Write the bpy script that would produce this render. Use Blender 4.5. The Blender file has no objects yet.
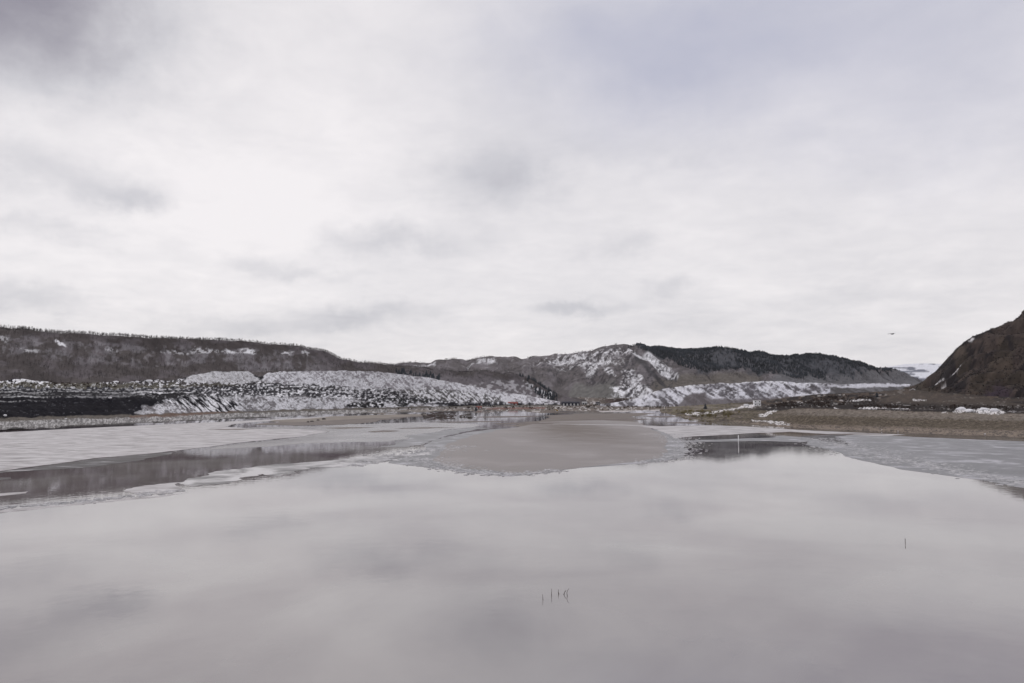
import bpy, bmesh, math, random
import numpy as np
from mathutils import Vector, Matrix
random.seed(7); RNG = np.random.default_rng(11)
sc = bpy.context.scene
COL = sc.collection
R = math.radians

# ------------------------------------------------------------------ camera
H, F, CX, CY = 25.0, 740.0, 512.0, 341.5
PITCH = math.atan(56/740)
cam = bpy.data.objects.new('camera', bpy.data.cameras.new('camera'))
COL.objects.link(cam); sc.camera = cam
cam.location = (0, 0, H); cam.rotation_euler = (math.pi/2+PITCH, 0, 0)
cam.data.sensor_width = 36; cam.data.lens = 36*F/1024
cam.data.clip_start = 0.5; cam.data.clip_end = 60000

# ------------------------------------------------------------------ sky, sun, exposure
SUN_EL, SUN_AZ = R(44), R(-28)          # azimuth measured from +Y towards +X
sc.view_settings.view_transform = 'Standard'; sc.view_settings.look = 'None'
sc.view_settings.exposure = 0.0; sc.view_settings.gamma = 1

def direction(px, py):
    u, v = (px-CX)/F, (CY-py)/F
    return u, math.cos(PITCH)-math.sin(PITCH)*v, math.sin(PITCH)+math.cos(PITCH)*v

world = bpy.data.worlds.new('World'); sc.world = world; world.use_nodes = True
nt = world.node_tree; nt.nodes.clear(); N = nt.nodes; L = nt.links
def wn(t, **k):
    n = N.new(t)
    for a, b in k.items(): setattr(n, a, b)
    return n
def wm(op, a, b=None, c=None):
    n = N.new('ShaderNodeMath'); n.operation = op
    for i, x in enumerate((a, b, c)):
        if x is None: continue
        if isinstance(x, (int, float)): n.inputs[i].default_value = x
        else: L.new(x, n.inputs[i])
    return n.outputs[0]
tc = wn('ShaderNodeTexCoord')
nrm = wn('ShaderNodeVectorMath', operation='NORMALIZE'); L.new(tc.outputs['Generated'], nrm.inputs[0])
sep = wn('ShaderNodeSeparateXYZ'); L.new(nrm.outputs[0], sep.inputs[0])
az = wm('ARCTAN2', sep.outputs[0], sep.outputs[1]); el = wm('ARCSINE', sep.outputs[2])
# cloud-deck coordinates: a flat layer seen in perspective
den = wm('ADD', wm('MAXIMUM', sep.outputs[2], 0.0), 0.16)
cxn = wm('DIVIDE', sep.outputs[0], den); cyn = wm('DIVIDE', sep.outputs[1], den)
deck = wn('ShaderNodeCombineXYZ'); L.new(cxn, deck.inputs[0]); L.new(cyn, deck.inputs[1])
def wnoise(vec, scale, detail=5, rough=.55, dist=0.0, off=0):
    mp = wn('ShaderNodeMapping'); mp.inputs['Location'].default_value = (off, off*1.7, off*.3)
    L.new(vec, mp.inputs[0])
    n = wn('ShaderNodeTexNoise'); n.inputs['Scale'].default_value = scale
    n.inputs['Detail'].default_value = detail; n.inputs['Roughness'].default_value = rough
    n.inputs['Distortion'].default_value = dist
    L.new(mp.outputs[0], n.inputs['Vector']); return n
n1 = wnoise(deck.outputs[0], 0.75, 6, .55, .3, 3.1)
n2 = wnoise(deck.outputs[0], 2.6, 6, .6, .2, 7.7)
nw = wnoise(nrm.outputs[0], 5.0, 4, .55, 0, 1.3)
nw2 = wnoise(nrm.outputs[0], 13.0, 7, .62, 0, 5.3)
n3 = wnoise(deck.outputs[0], 6.5, 8, .62, .4, 11.7)
sw = wn('ShaderNodeSeparateColor'); L.new(nw.outputs['Color'], sw.inputs[0])
sw2 = wn('ShaderNodeSeparateColor'); L.new(nw2.outputs['Color'], sw2.inputs[0])
azw = wm('ADD', az, wm('ADD', wm('MULTIPLY', wm('SUBTRACT', sw.outputs[0], .5), .09), wm('MULTIPLY', wm('SUBTRACT', sw2.outputs[0], .5), .15)))
elw = wm('ADD', el, wm('ADD', wm('MULTIPLY', wm('SUBTRACT', sw.outputs[1], .5), .035), wm('MULTIPLY', wm('SUBTRACT', sw2.outputs[1], .5), .075)))
def blob(px, py, sx, sy, k):
    dx, dy, dz = direction(px, py); l = math.sqrt(dx*dx+dy*dy+dz*dz)
    a0, e0 = math.atan2(dx, dy), math.asin(dz/l)
    A = wm('MULTIPLY', wm('SUBTRACT', azw, a0), F/sx); E = wm('MULTIPLY', wm('SUBTRACT', elw, e0), F/sy)
    r2 = wm('ADD', wm('MULTIPLY', A, A), wm('MULTIPLY', E, E))
    return wm('MULTIPLY', wm('EXPONENT', wm('MULTIPLY', wm('POWER', r2, 1.15), -1.0)), k)
def total(bl):
    t = blob(*bl[0])
    for b in bl[1:]: t = wm('ADD', t, blob(*b))
    return t
dark = total([(15,20,115,62,.46), (-60,-60,180,90,.35), (60,175,55,20,.26), (125,202,32,11,.26), (40,230,40,9,.16),
              (480,178,75,26,.20), (528,184,28,20,.13), (390,243,62,13,.22), (290,271,50,8,.17), (360,318,58,10,.22),
              (565,306,44,8,.24), (655,290,28,10,.17), (618,248,34,11,.16), (235,327,70,12,.20), (20,300,60,12,.22),
              (505,130,70,30,.10), (360,200,60,16,.06), (620,150,60,14,.10),(850,300,120,10,.08),(700,330,100,8,.06)])
blue = total([(820,10,280,100,.8), (640,70,120,60,.30), (1000,120,150,60,.35), (560,20,100,60,.2)])
bright = total([(270,150,200,130,.9), (80,250,130,50,.35), (470,330,150,40,.25),(960,168,40,16,.35),(820,70,50,16,.4), (930,330,100,12,.2)])
# tone: 0 = brightest white deck, 1 = slate grey underside
g = wm('ADD', .15, wm('MULTIPLY', wm('SUBTRACT', n1.outputs['Fac'], .5), .62))
g = wm('ADD', g, wm('MULTIPLY', wm('SUBTRACT', n2.outputs['Fac'], .5), .24))
g = wm('ADD', g, wm('MULTIPLY', wm('SUBTRACT', n3.outputs['Fac'], .5), .26))
g = wm('ADD', g, wm('MULTIPLY', dark, 1.15)); g = wm('SUBTRACT', g, wm('MULTIPLY', bright, .10))
# broken clouds overhead, out of the frame
ov = wn('ShaderNodeMapRange'); L.new(el, ov.inputs[0]); ov.inputs[1].default_value = .5; ov.inputs[2].default_value = 1.2
g = wm('ADD', g, wm('MULTIPLY', ov.outputs[0], .25))
gr = wn('ShaderNodeValToRGB'); L.new(g, gr.inputs[0])
e = gr.color_ramp.elements; e[0].position = 0; e[0].color = (.93,.895,.905,1); e[1].position = 1; e[1].color = (.30,.285,.335,1)
m = e.new(.45); m.color = (.63,.62,.655,1)
bl = wn('ShaderNodeMix', data_type='RGBA'); L.new(wm('MULTIPLY', blue, wm('ADD', .55, wm('MULTIPLY', n2.outputs['Fac'], .5))), bl.inputs[0]); bl.clamp_factor = True
L.new(gr.outputs[0], bl.inputs[6]); bl.inputs[7].default_value = (.45,.465,.59,1)
sky = wn('ShaderNodeTexSky', sky_type='NISHITA'); sky.sun_disc = False
sky.sun_elevation = SUN_EL; sky.sun_rotation = SUN_AZ
b1 = wn('ShaderNodeBackground'); L.new(sky.outputs[0], b1.inputs[0]); b1.inputs[1].default_value = 0.08
b2 = wn('ShaderNodeBackground'); L.new(bl.outputs[2], b2.inputs[0]); b2.inputs[1].default_value = 1.0
mx = wn('ShaderNodeMixShader'); mx.inputs[0].default_value = .95
L.new(b1.outputs[0], mx.inputs[1]); L.new(b2.outputs[0], mx.inputs[2])
wo = wn('ShaderNodeOutputWorld'); L.new(mx.outputs[0], wo.inputs[0])

sun = bpy.data.objects.new('sun', bpy.data.lights.new('sun', 'SUN')); COL.objects.link(sun)
sun.data.energy = 0.7; sun.data.angle = R(18); sun.data.color = (1, .96, .92)
sv = Vector((math.sin(SUN_AZ)*math.cos(SUN_EL), math.cos(SUN_AZ)*math.cos(SUN_EL), math.sin(SUN_EL)))
sun.rotation_euler = sv.to_track_quat('Z', 'Y').to_euler()

# ------------------------------------------------------------------ numpy helpers
def vnoise(x, y, seed=0):
    xi, yi = np.floor(x).astype(np.int64), np.floor(y).astype(np.int64)
    fx, fy = x-xi, y-yi; fx = fx*fx*(3-2*fx); fy = fy*fy*(3-2*fy)
    def h(a, b):
        n = (a*374761393 + b*668265263 + seed*982451653) & 0xffffffff
        n = ((n ^ (n >> 13))*1274126177) & 0xffffffff
        n = ((n ^ (n >> 16))*2246822519) & 0xffffffff
        return ((n ^ (n >> 15)) & 0xffffff)/float(0xffffff)
    return (h(xi,yi)*(1-fx)+h(xi+1,yi)*fx)*(1-fy)+(h(xi,yi+1)*(1-fx)+h(xi+1,yi+1)*fx)*fy
def fbm(x, y, seed=0, octv=4, gain=.5):
    t, a, s = 0, 1, 0
    for o in range(octv):
        t = t+a*vnoise(x*2**o, y*2**o, seed+o*17); s += a; a *= gain
    return t/s
def sstep(a, b, x):
    t = np.clip((x-a)/(b-a), 0, 1); return t*t*(3-2*t)
def polymask(X, Y, pts, soft=1.0, sq=1.0):
    P = np.array(pts, float); inside = np.zeros(X.shape, bool); dist = np.full(X.shape, 1e9)
    for i in range(len(P)):
        x1, y1 = P[i]; x2, y2 = P[(i+1) % len(P)]
        c = ((y1 > Y) != (y2 > Y)) & (X < (x2-x1)*(Y-y1)/(y2-y1+1e-12)+x1); inside ^= c
        dx, dy = x2-x1, y2-y1; t = np.clip(((X-x1)*dx+(Y-y1)*dy)/(dx*dx+dy*dy+1e-9), 0, 1)
        dist = np.minimum(dist, np.hypot(X-x1-t*dx, Y-y1-t*dy))
    return sstep(-soft, soft, np.where(inside, dist, -dist))
def world_of(px, py, D):
    u, v = (px-CX)/F, (CY-py)/F
    dy = math.cos(PITCH)-math.sin(PITCH)*v; dz = math.sin(PITCH)+math.cos(PITCH)*v
    t = D/dy; return t*u, D+0*t, H+t*dz
def depth_at(px, py, z):
    v = (CY-py)/F
    dy = math.cos(PITCH)-math.sin(PITCH)*v; dz = math.sin(PITCH)+math.cos(PITCH)*v
    return (z-H)*dy/dz
def on_plane(px, py, z=0.0):
    x, y, _ = world_of(px, py, depth_at(px, py, z)); return x, y

def mesh_np(name, V, Fc, mat=None, col=None, smooth=False, parent=None):
    V = np.asarray(V, np.float32); Fc = np.asarray(Fc, np.int32); k = Fc.shape[1]
    me = bpy.data.meshes.new(name); me.vertices.add(len(V)); me.vertices.foreach_set('co', V.ravel())
    me.loops.add(Fc.size); me.loops.foreach_set('vertex_index', Fc.ravel())
    me.polygons.add(len(Fc)); me.polygons.foreach_set('loop_start', np.arange(0, Fc.size, k, dtype=np.int32))
    me.polygons.foreach_set('loop_total', np.full(len(Fc), k, np.int32))
    if smooth: me.polygons.foreach_set('use_smooth', np.ones(len(Fc), bool))
    me.update(calc_edges=True)
    if col is not None:
        at = me.color_attributes.new('tone', 'FLOAT_COLOR', 'POINT')
        c = np.ones((len(V), 4), np.float32); c[:, :3] = col; at.data.foreach_set('color', c.ravel())
    if mat: me.materials.append(mat)
    o = bpy.data.objects.new(name, me); COL.objects.link(o)
    if parent: o.parent = parent
    return o
def tag(o, label=None, cat=None, group=None, kind=None):
    if label: o['label'] = label
    if cat: o['category'] = cat
    if group: o['group'] = group
    if kind: o['kind'] = kind
    return o
def empty(name, loc, rz=0, s=1, **k):
    o = bpy.data.objects.new(name, None); COL.objects.link(o); o.location = loc; o.rotation_euler = (0,0,rz)
    o.scale = (s,s,s); tag(o, **k); return o
def obj_bm(name, bm, mat, parent=None, smooth=False):
    me = bpy.data.meshes.new(name); bm.to_mesh(me); bm.free()
    if smooth:
        for p in me.polygons: p.use_smooth = True
    me.materials.append(mat); o = bpy.data.objects.new(name, me); COL.objects.link(o)
    if parent: o.parent = parent
    return o

# ------------------------------------------------------------------ materials
def material(name):
    m = bpy.data.materials.new(name); m.use_nodes = True
    n = m.node_tree.nodes; return m, n, m.node_tree.links, n['Principled BSDF']
def terrain_mat(name, scale=.25, var=.35, bump=.5, rough=.95):
    m, n, l, p = material(name)
    a = n.new('ShaderNodeVertexColor'); a.layer_name = 'tone'
    t = n.new('ShaderNodeTexCoord')
    no = n.new('ShaderNodeTexNoise'); no.inputs['Scale'].default_value = scale; no.inputs['Detail'].default_value = 6
    l.new(t.outputs['Object'], no.inputs['Vector'])
    mr = n.new('ShaderNodeMapRange'); mr.inputs[1].default_value = .3; mr.inputs[2].default_value = .7
    mr.inputs[3].default_value = 1-var; mr.inputs[4].default_value = 1+var; l.new(no.outputs[0], mr.inputs[0])
    mu = n.new('ShaderNodeVectorMath'); mu.operation = 'SCALE'; l.new(a.outputs[0], mu.inputs[0]); l.new(mr.outputs[0], mu.inputs['Scale'])
    l.new(mu.outputs[0], p.inputs['Base Color']); p.inputs['Roughness'].default_value = rough
    p.inputs['Specular IOR Level'].default_value = .1
    b = n.new('ShaderNodeBump'); b.inputs['Strength'].default_value = bump; b.inputs['Distance'].default_value = 1.0
    l.new(no.outputs[0], b.inputs['Height']); l.new(b.outputs[0], p.inputs['Normal'])
    return m
def plain(name, c, rough=.8, var=.2, scale=2.0, metal=0, spec=.3):
    m, n, l, p = material(name)
    t = n.new('ShaderNodeTexCoord'); no = n.new('ShaderNodeTexNoise')
    no.inputs['Scale'].default_value = scale; no.inputs['Detail'].default_value = 5; l.new(t.outputs['Object'], no.inputs['Vector'])
    r = n.new('ShaderNodeValToRGB'); e = r.color_ramp.elements
    e[0].position = .3; e[1].position = .7
    e[0].color = (*[x*(1-var) for x in c], 1); e[1].color = (*[min(1, x*(1+var)) for x in c], 1)
    l.new(no.outputs[0], r.inputs[0]); l.new(r.outputs[0], p.inputs['Base Color'])
    p.inputs['Roughness'].default_value = rough; p.inputs['Metallic'].default_value = metal
    p.inputs['Specular IOR Level'].default_value = spec
    return m
T_BANK = terrain_mat('bank_ground', .35, .35, .6)
T_HILL = terrain_mat('hill_ground', .05, .25, .8)
M_BARK = plain('bare_twigs', (.095,.082,.084), .9, .35, .03)
M_BARKR = plain('dark_hillside_twigs', (.030,.023,.023), .9, .4, .03)
M_SPRUCE = plain('spruce_needles', (.040,.046,.056), .9, .5, .01)
M_SCRUB = plain('dark_scrub', (.05,.035,.03), .9, .5, .05)
M_WILLOW = plain('yellow_willow_scrub', (.20,.17,.09), .9, .4, .1)
M_WHITE = plain('white_paint', (.8,.8,.82), .5, .05)
M_OFFW = plain('pale_sheet_metal', (.5,.5,.5), .5, .1)
M_DARK = plain('dark_cladding', (.02,.02,.035), .7, .3)
M_GLASS = plain('window_glass', (.03,.035,.04), .1, .1)
M_RED = plain('red_oxide_cladding', (.24,.065,.055), .7, .2)
M_YEL = plain('machine_yellow', (.35,.22,.04), .6, .2)
M_RUBBER = plain('black_rubber', (.015,.015,.015), .9, .2)
M_WOOD = plain('weathered_wood', (.08,.06,.055), .9, .4)
M_ROCK = plain('rock', (.10,.09,.085), .95, .4, .8)
M_SNOW = plain('old_snow', (.78,.78,.82), .9, .08)

# water: silty river, mirror-still
M_WATER, n, l, p = material('river_water')
t = n.new('ShaderNodeTexCoord')
no = n.new('ShaderNodeTexNoise'); no.inputs['Scale'].default_value = .022; no.inputs['Detail'].default_value = 5; no.inputs['Distortion'].default_value = .5; l.new(t.outputs['Object'], no.inputs[0])
r = n.new('ShaderNodeValToRGB'); r.color_ramp.elements[0].color = (.115,.088,.097,1); r.color_ramp.elements[1].color = (.27,.255,.245,1)
r.color_ramp.elements[0].position = .35; r.color_ramp.elements[1].position = .65
l.new(no.outputs[0], r.inputs[0]); l.new(r.outputs[0], p.inputs['Base Color'])
p.inputs['Roughness'].default_value = .03; p.inputs['IOR'].default_value = 2.8
wr = n.new('ShaderNodeMapRange'); l.new(no.outputs[0], wr.inputs[0]); wr.inputs[1].default_value = .35; wr.inputs[2].default_value = .65; wr.inputs[3].default_value = .02; wr.inputs[4].default_value = .05; l.new(wr.outputs[0], p.inputs['Roughness'])
nb = n.new('ShaderNodeTexNoise'); nb.inputs['Scale'].default_value = .35; nb.inputs['Detail'].default_value = 3; l.new(t.outputs['Object'], nb.inputs[0])
b = n.new('ShaderNodeBump'); b.inputs['Strength'].default_value = .035; b.inputs['Distance'].default_value = .3
l.new(nb.outputs[0], b.inputs['Height']); l.new(b.outputs[0], p.inputs['Normal'])

def ice_mat(name, c1, c2, c3, scale, rough=.5, thr=(.4,.6), spec=.5, st=(1,1,1)):
    m, n, l, p = material(name)
    t = n.new('ShaderNodeTexCoord'); mp = n.new('ShaderNodeMapping'); mp.inputs['Scale'].default_value = st; l.new(t.outputs['Object'], mp.inputs[0])
    a = n.new('ShaderNodeTexNoise'); a.inputs['Scale'].default_value = scale; a.inputs['Detail'].default_value = 8; a.inputs['Roughness'].default_value = .62; a.inputs['Distortion'].default_value = .6
    l.new(mp.outputs[0], a.inputs[0])
    r = n.new('ShaderNodeValToRGB'); e = r.color_ramp.elements
    e[0].position = thr[0]; e[0].color = (*c1,1); e[1].position = thr[1]; e[1].color = (*c3,1); q = e.new((thr[0]+thr[1])/2); q.color = (*c2,1)
    l.new(a.outputs[0], r.inputs[0]); l.new(r.outputs[0], p.inputs['Base Color'])
    mr = n.new('ShaderNodeMapRange'); l.new(a.outputs[0], mr.inputs[0]); mr.inputs[1].default_value = .3; mr.inputs[2].default_value = .7
    mr.inputs[3].default_value = rough*.7; mr.inputs[4].default_value = min(1, rough*1.3); l.new(mr.outputs[0], p.inputs['Roughness'])
    p.inputs['IOR'].default_value = 1.31; p.inputs['Specular IOR Level'].default_value = spec
    return m
M_ICEW = ice_mat('pale_river_ice', (.25,.235,.24), (.43,.41,.42), (.57,.555,.565), .07, .7, (.36,.58), .3, (1,2.2,1))
M_ICEG = ice_mat('grey_wet_ice', (.06,.055,.055), (.12,.115,.12), (.42,.41,.42), .06, .6, (.42,.66), .15, (1,2.5,1))
M_ICEM = ice_mat('silty_slab_ice', (.19,.17,.16), (.265,.245,.24), (.37,.35,.35), .018, .55, (.35,.68), .35)
M_ICER = ice_mat('mottled_grey_ice', (.17,.17,.178), (.25,.248,.262), (.46,.455,.49), .07, .5, (.40,.66), .35)
M_FLOE = ice_mat('broken_white_ice', (.26,.26,.275), (.40,.395,.41), (.60,.59,.61), .3, .7, (.3,.6), .3)

# ------------------------------------------------------------------ terrain lofts
class Loft: pass
def loft(name, contours, colf, step=.8, rows=None, amp=1.0, nscale=.02, mat=None, x0=-450, x1=1500, edge0=0.0, edge1=1.0, gully=0.0, gs=.012, seed=1, fade=None):
    """contours: list of (points, rows_to_next); each point (px, py, depth) or (px, py, 'z', height)."""
    # finer columns inside the picture's field, coarser beyond it
    inn = np.arange(max(x0, -20), min(x1, 1044)+.01, step)
    xs = np.concatenate([np.arange(x0, inn[0]-1, 6.0), inn, np.arange(inn[-1]+6, x1+.01, 6.0)]) if True else inn
    lines = []
    for pts, nr in contours:
        P = []
        for q in pts:
            if q[2] == 'z': P.append((q[0], q[1], float(depth_at(q[0], q[1], q[3]))))
            else: P.append(q)
        P = np.array(P, float)
        lines.append((np.interp(xs, P[:,0], P[:,1]), np.exp(np.interp(xs, P[:,0], np.log(P[:,2]))), nr))
    PY, D, W = [], [], []
    for i in range(len(lines)-1):
        a, b = lines[i], lines[i+1]; nr = a[2]
        for k in range(nr):
            s = k/nr; PY.append(a[0]*(1-s)+b[0]*s); D.append(a[1]*(1-s)+b[1]*s); W.append(i+s)
    PY.append(lines[-1][0]); D.append(lines[-1][1]); W.append(len(lines)-1)
    PY = np.array(PY); D = np.array(D); PX = np.broadcast_to(xs, PY.shape).copy(); W = np.broadcast_to(np.array(W)[:,None], PY.shape)
    X, Y, Z = world_of(PX, PY, D)
    if fade: k = sstep(fade[0], fade[1], PX); Z = Z*k-2.0*(1-k)
    t = W/(len(lines)-1)
    wgt = np.clip(sstep(0, .12, t)+edge0, 0, 1)*np.clip(1-(1-edge1)*sstep(.8, 1, t), 0, 1)
    Z = Z+wgt*amp*(fbm(X*nscale, Y*nscale, seed, 5)-.5)*2
    if gully:
        gn = np.abs(fbm(X*gs, Y*gs*.25, seed+5, 4)-.5)*2
        Z = Z-wgt*gully*((1-gn)**3-.4)
    c = colf(PX, PY, X, Y, Z)
    nr, nc = PX.shape; idx = np.arange(nr*nc).reshape(nr, nc)
    Q = np.stack([idx[:-1,:-1], idx[:-1,1:], idx[1:,1:], idx[1:,:-1]], -1).reshape(-1, 4)
    o = mesh_np(name, np.stack([X,Y,Z], -1).reshape(-1,3), Q, mat or T_BANK, c.reshape(-1,3), True)
    o['kind'] = 'structure'
    s = Loft(); s.PX, s.PY, s.X, s.Y, s.Z, s.o, s.W = PX, PY, X, Y, Z, o, W
    return s
def locate(lf, px, py):
    i = np.argmin((lf.PX-px)**2+((lf.PY-py)*2)**2); return Vector((lf.X.flat[i], lf.Y.flat[i], lf.Z.flat[i]))
def mixc(c, m, new): return c*(1-m[...,None])+np.array(new)*m[...,None]
def base(PX, c): return np.ones(PX.shape+(3,))*np.array(c)
SNOW = (.82,.82,.86); COAL = (.011,.010,.014); OLIVE = (.115,.105,.085)

# --- far snowy plateau and the long central hill
def col_far(PX, PY, X, Y, Z):
    c = base(PX, (.17,.18,.22))
    n = fbm(PX*.09, PY*.9, 3, 4)
    return mixc(c, sstep(.44,.56,n+.12*sstep(373,368,PY)), (.75,.76,.82))
far = loft('far_hills', [([(820,392,6500),(1100,392,6500)],14), ([(820,374,8200),(900,371.5,8200),(960,371,8200),(1100,371,8200)],14),
    ([(820,369,9500),(878,368.5,9500),(890,366.5,9500),(905,364,9500),(922,363.5,9500),(940,363.8,9500),(955,362.5,9500),(1100,361,9500)],6), ([(820,372,14000),(1100,366,14000)],1)],
    col_far, step=1.0, amp=4, nscale=.003, mat=T_HILL, x0=700, x1=1250)

RIDGE2 = [(250,376,3600),(340,372,3600),(390,364.5,3600),(420,361.5,3600),(450,361.5,3600),(480,358.5,3600),(520,356.5,3550),(560,352.5,3450),(590,348,3350),(620,344.5,3250),(628,343.8,3200),
    (642,346,3250),(680,348,3350),(720,350.5,3400),(760,354,3400),(800,355.5,3450),(835,357.5,3500),(850,361,3550),(870,366.5,3650),(890,371,3800),(915,378,4000),(935,385,4200),(960,388,4400)]
MID2 = [(250,386,3300),(400,380,3300),(500,375,3200),(560,374,3050),(600,368,2800),(628,364,2700),(650,368,2720),(680,374,2850),(760,374,3100),(850,376,3300),(900,382,3700),(960,390,4200)]
FOOT2 = [(250,402,3000),(500,400,2800),(580,399,2600),(625,400,2450),(660,399,2420),(700,394,2550),(760,388,2800),(880,386,3200),(960,392,3900)]
def col_hill2(PX, PY, X, Y, Z):
    c = base(PX, (.118,.106,.109))
    n = fbm(PX*.12, PY*.25, 21, 5); nf = fbm(PX*.6, PY*.75, 22, 5, .62)
    st = fbm((PX+PY*.9)*.26, (PX-PY)*.09, 23, 5, .6)
    c = mixc(c, sstep(.42,.6,n), (.17,.155,.165))
    # blue-dark spruce cover right of the summit
    sp = polymask(PX, PY+(n-.5)*16, [(640,340),(700,340),(860,352),(885,366),(860,374),(790,376),(750,370),(700,367),(660,355),(640,350)], 4)
    c = mixc(c, sp*.9, (.07,.074,.086))
    c = mixc(c, polymask(PX, PY+(n-.5)*6, [(780,372),(905,372),(960,392),(760,392)], 3)*.8, (.13,.13,.14))
    # smooth brown apron
    c = mixc(c, polymask(PX, PY+(n-.5)*5, [(655,374),(690,372.5),(760,373),(765,386),(700,387),(660,392),(650,384)], 2.5), (.135,.121,.110))
    c = mixc(c, polymask(PX, PY+(n-.5)*5, [(575,384),(615,380),(625,400),(560,400)], 3), (.155,.15,.145))
    rock_shade = polymask(PX+(n-.5)*8, PY, [(530,368),(560,354),(630,345),(650,352),(680,374),(655,400),(600,384),(560,380)], 3)
    c = mixc(c, rock_shade*sstep(.50,.40,.5*nf+.5*st)*.85, (.055,.05,.056))  # shadows among the summit rocks, painted dark into the ground colour
    c = mixc(c, polymask(PX+(nf-.5)*4, PY+(nf-.5)*3, [(634,350),(641,356),(652,367),(664,377),(668,384),(658,378),(645,366),(634,358)], 1)*.8, (.055,.052,.058))
    # snow: band under the left ridge, bare patches, scree gully, right chute
    def snow(poly, thr, soft=1.5, wob=8, k=.78):
        nonlocal c
        m = polymask(PX+(n-.5)*wob*1.5, PY+(nf-.5)*wob*.6, poly, soft); m = m*sstep(thr-.01, thr+.19, .55*nf+.45*st)
        c = mixc(c, m*k, SNOW)
    snow([(462,366),(480,361),(494,363),(496,366),(462,367)], .36)
    snow([(415,366),(432,364),(433,366.5),(415,367)], .3)
    snow([(535,365),(545,356),(590,350),(622,346),(634,350),(600,356),(575,362)], .46)
    snow([(555,368),(575,364),(600,357),(612,358),(600,364),(590,376),(584,376),(586,366)], .42)
    snow([(604,366),(612,366),(614,376),(606,376)], .42)
    snow([(590,357),(634,347),(640,354),(620,362)], .50)
    snow([(622,366),(632,364),(644,376),(640,392),(615,396),(613,388),(624,380),(621,374)], .44)
    snow([(616,386),(640,380),(660,393),(662,400),(645,402),(612,394)], .40)
    snow([(640,355),(648,353),(662,359),(675,369),(679,374),(668,373),(657,367),(648,359)], .36, 1.2, 4)
    snow([(630,352),(640,355),(650,361),(640,358)], .30, 1, 3)
    snow([(644,384),(650,387),(658,398),(655,398)], .3, .6, 1)
    snow([(480,358),(560,352),(560,372),(480,376)], .60, 2, 8, .5)
    return c*(.82+.36*fbm(PX*.8, PY*.5, 29, 3))[...,None]
hill2 = loft('central_hill', [([(a,b+5,c-120) for a,b,c in FOOT2],6), (FOOT2,60), (MID2,60), (RIDGE2,5), ([(a,b+3,c+500) for a,b,c in RIDGE2],1)],
    col_hill2, step=.8, amp=14, nscale=.004, mat=T_HILL, x0=250, x1=960, gully=30, gs=.007, seed=4, edge1=0)

# --- left wooded hill
def toe_d(x): return float(depth_at(x, np.interp(x, [-450,0,130,200,300,400,470,560,600], [432,418.3,415,412.5,409.8,407.2,405.8,404.8,404.6]), 4.5))
FOOT1 = [(x,y,toe_d(x)+135) for x,y in [(-450,388),(-200,387),(0,386),(100,384),(200,381),(300,378),(400,381),(450,388),(500,396),(550,401),(600,406)]]
RIDGE1 = [(a,b-1.2*(a<330),toe_d(a)+135+d) for a,b,d in [(-450,320,140),(-200,322,140),(0,330.5,145),(30,331.5,150),(60,334,155),(100,336,160),(150,337.5,165),(200,340,170),(240,343.3,170),(275,345.8,170),(300,347.8,170),(320,351.8,170),(340,357,170),(360,362,170),
    (390,365,180),(430,368.5,180),(470,371,180),(510,373.5,180),(535,380,170),(552,392,150),(600,404,120)]]
def mid1(f, dy): 
    xs = [-450,-200,0,100,200,300,360,400,450,500,550,600]
    r = np.array(RIDGE1); q = np.array(FOOT1)
    return [(x, np.interp(x,q[:,0],q[:,1])*(1-f)+np.interp(x,r[:,0],r[:,1])*f+dy*(1 if x<400 else .2), np.interp(x,q[:,0],q[:,2])*(1-f)+np.interp(x,r[:,0],r[:,2])*f) for x in xs]
def col_hill1(PX, PY, X, Y, Z):
    c = base(PX, (.082,.071,.071))
    n = fbm(PX*.06, PY*.15, 31, 5); nf = fbm(PX*.4, PY*.5, 32, 4); nv = fbm(PX*.28, PY*.22, 33, 5, .6)
    c = mixc(c, sstep(.45,.62,n)*.7, (.135,.12,.13))
    ry = np.interp(PX, [q[0] for q in RIDGE1], [q[1] for q in RIDGE1])
    band = sstep(5,9,PY-ry)*sstep(34,24,PY-ry)*sstep(345,300,PX)
    c = mixc(c, band*sstep(.48,.62,.4*n+.6*nv)*.36, (.33,.32,.345))
    def sn(poly, thr=.40, k=.9, s=1.2):
        nonlocal c; c = mixc(c, polymask(PX+(nv-.5)*8, PY+(nf-.5)*5, poly, s)*sstep(thr,thr+.1,nf)*k, SNOW)
    sn([(56,339),(66,345),(66,348),(58,346)], .2); sn([(20,352),(40,353),(38,356),(20,355)], .4, .6)
    sn([(0,338),(10,340),(8,346),(-10,346)], .45,.5); sn([(105,347),(118,348),(118,352),(105,350)], .4, .5)
    sn([(195,348),(212,350),(212,353),(190,352)], .4, .6); sn([(225,350),(236,352),(236,355),(226,353)], .3, .9)
    sn([(240,350),(256,351),(254,356),(243,354)], .35, .8); sn([(280,351),(292,352),(292,355),(282,354)], .35, .75)
    sn([(300,350),(310,352),(310,356),(303,355)], .4, .6); sn([(160,350),(250,352),(250,355),(160,353)], .5,.5)
    sn([(410,364),(440,367),(440,369),(410,367)], .5, .3)
    sn([(470,384),(520,380),(550,392),(552,402),(500,402),(450,392)], .46, .75)
    c = mixc(c, polymask(PX,PY,[(395,372),(470,376),(520,380),(545,396),(480,396),(440,384)],3)*.6, (.17,.155,.17))
    c = mixc(c, polymask(PX,PY,[(195,372),(290,372),(290,384),(195,384)],5)*.4, (.15,.13,.13))
    return c
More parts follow.
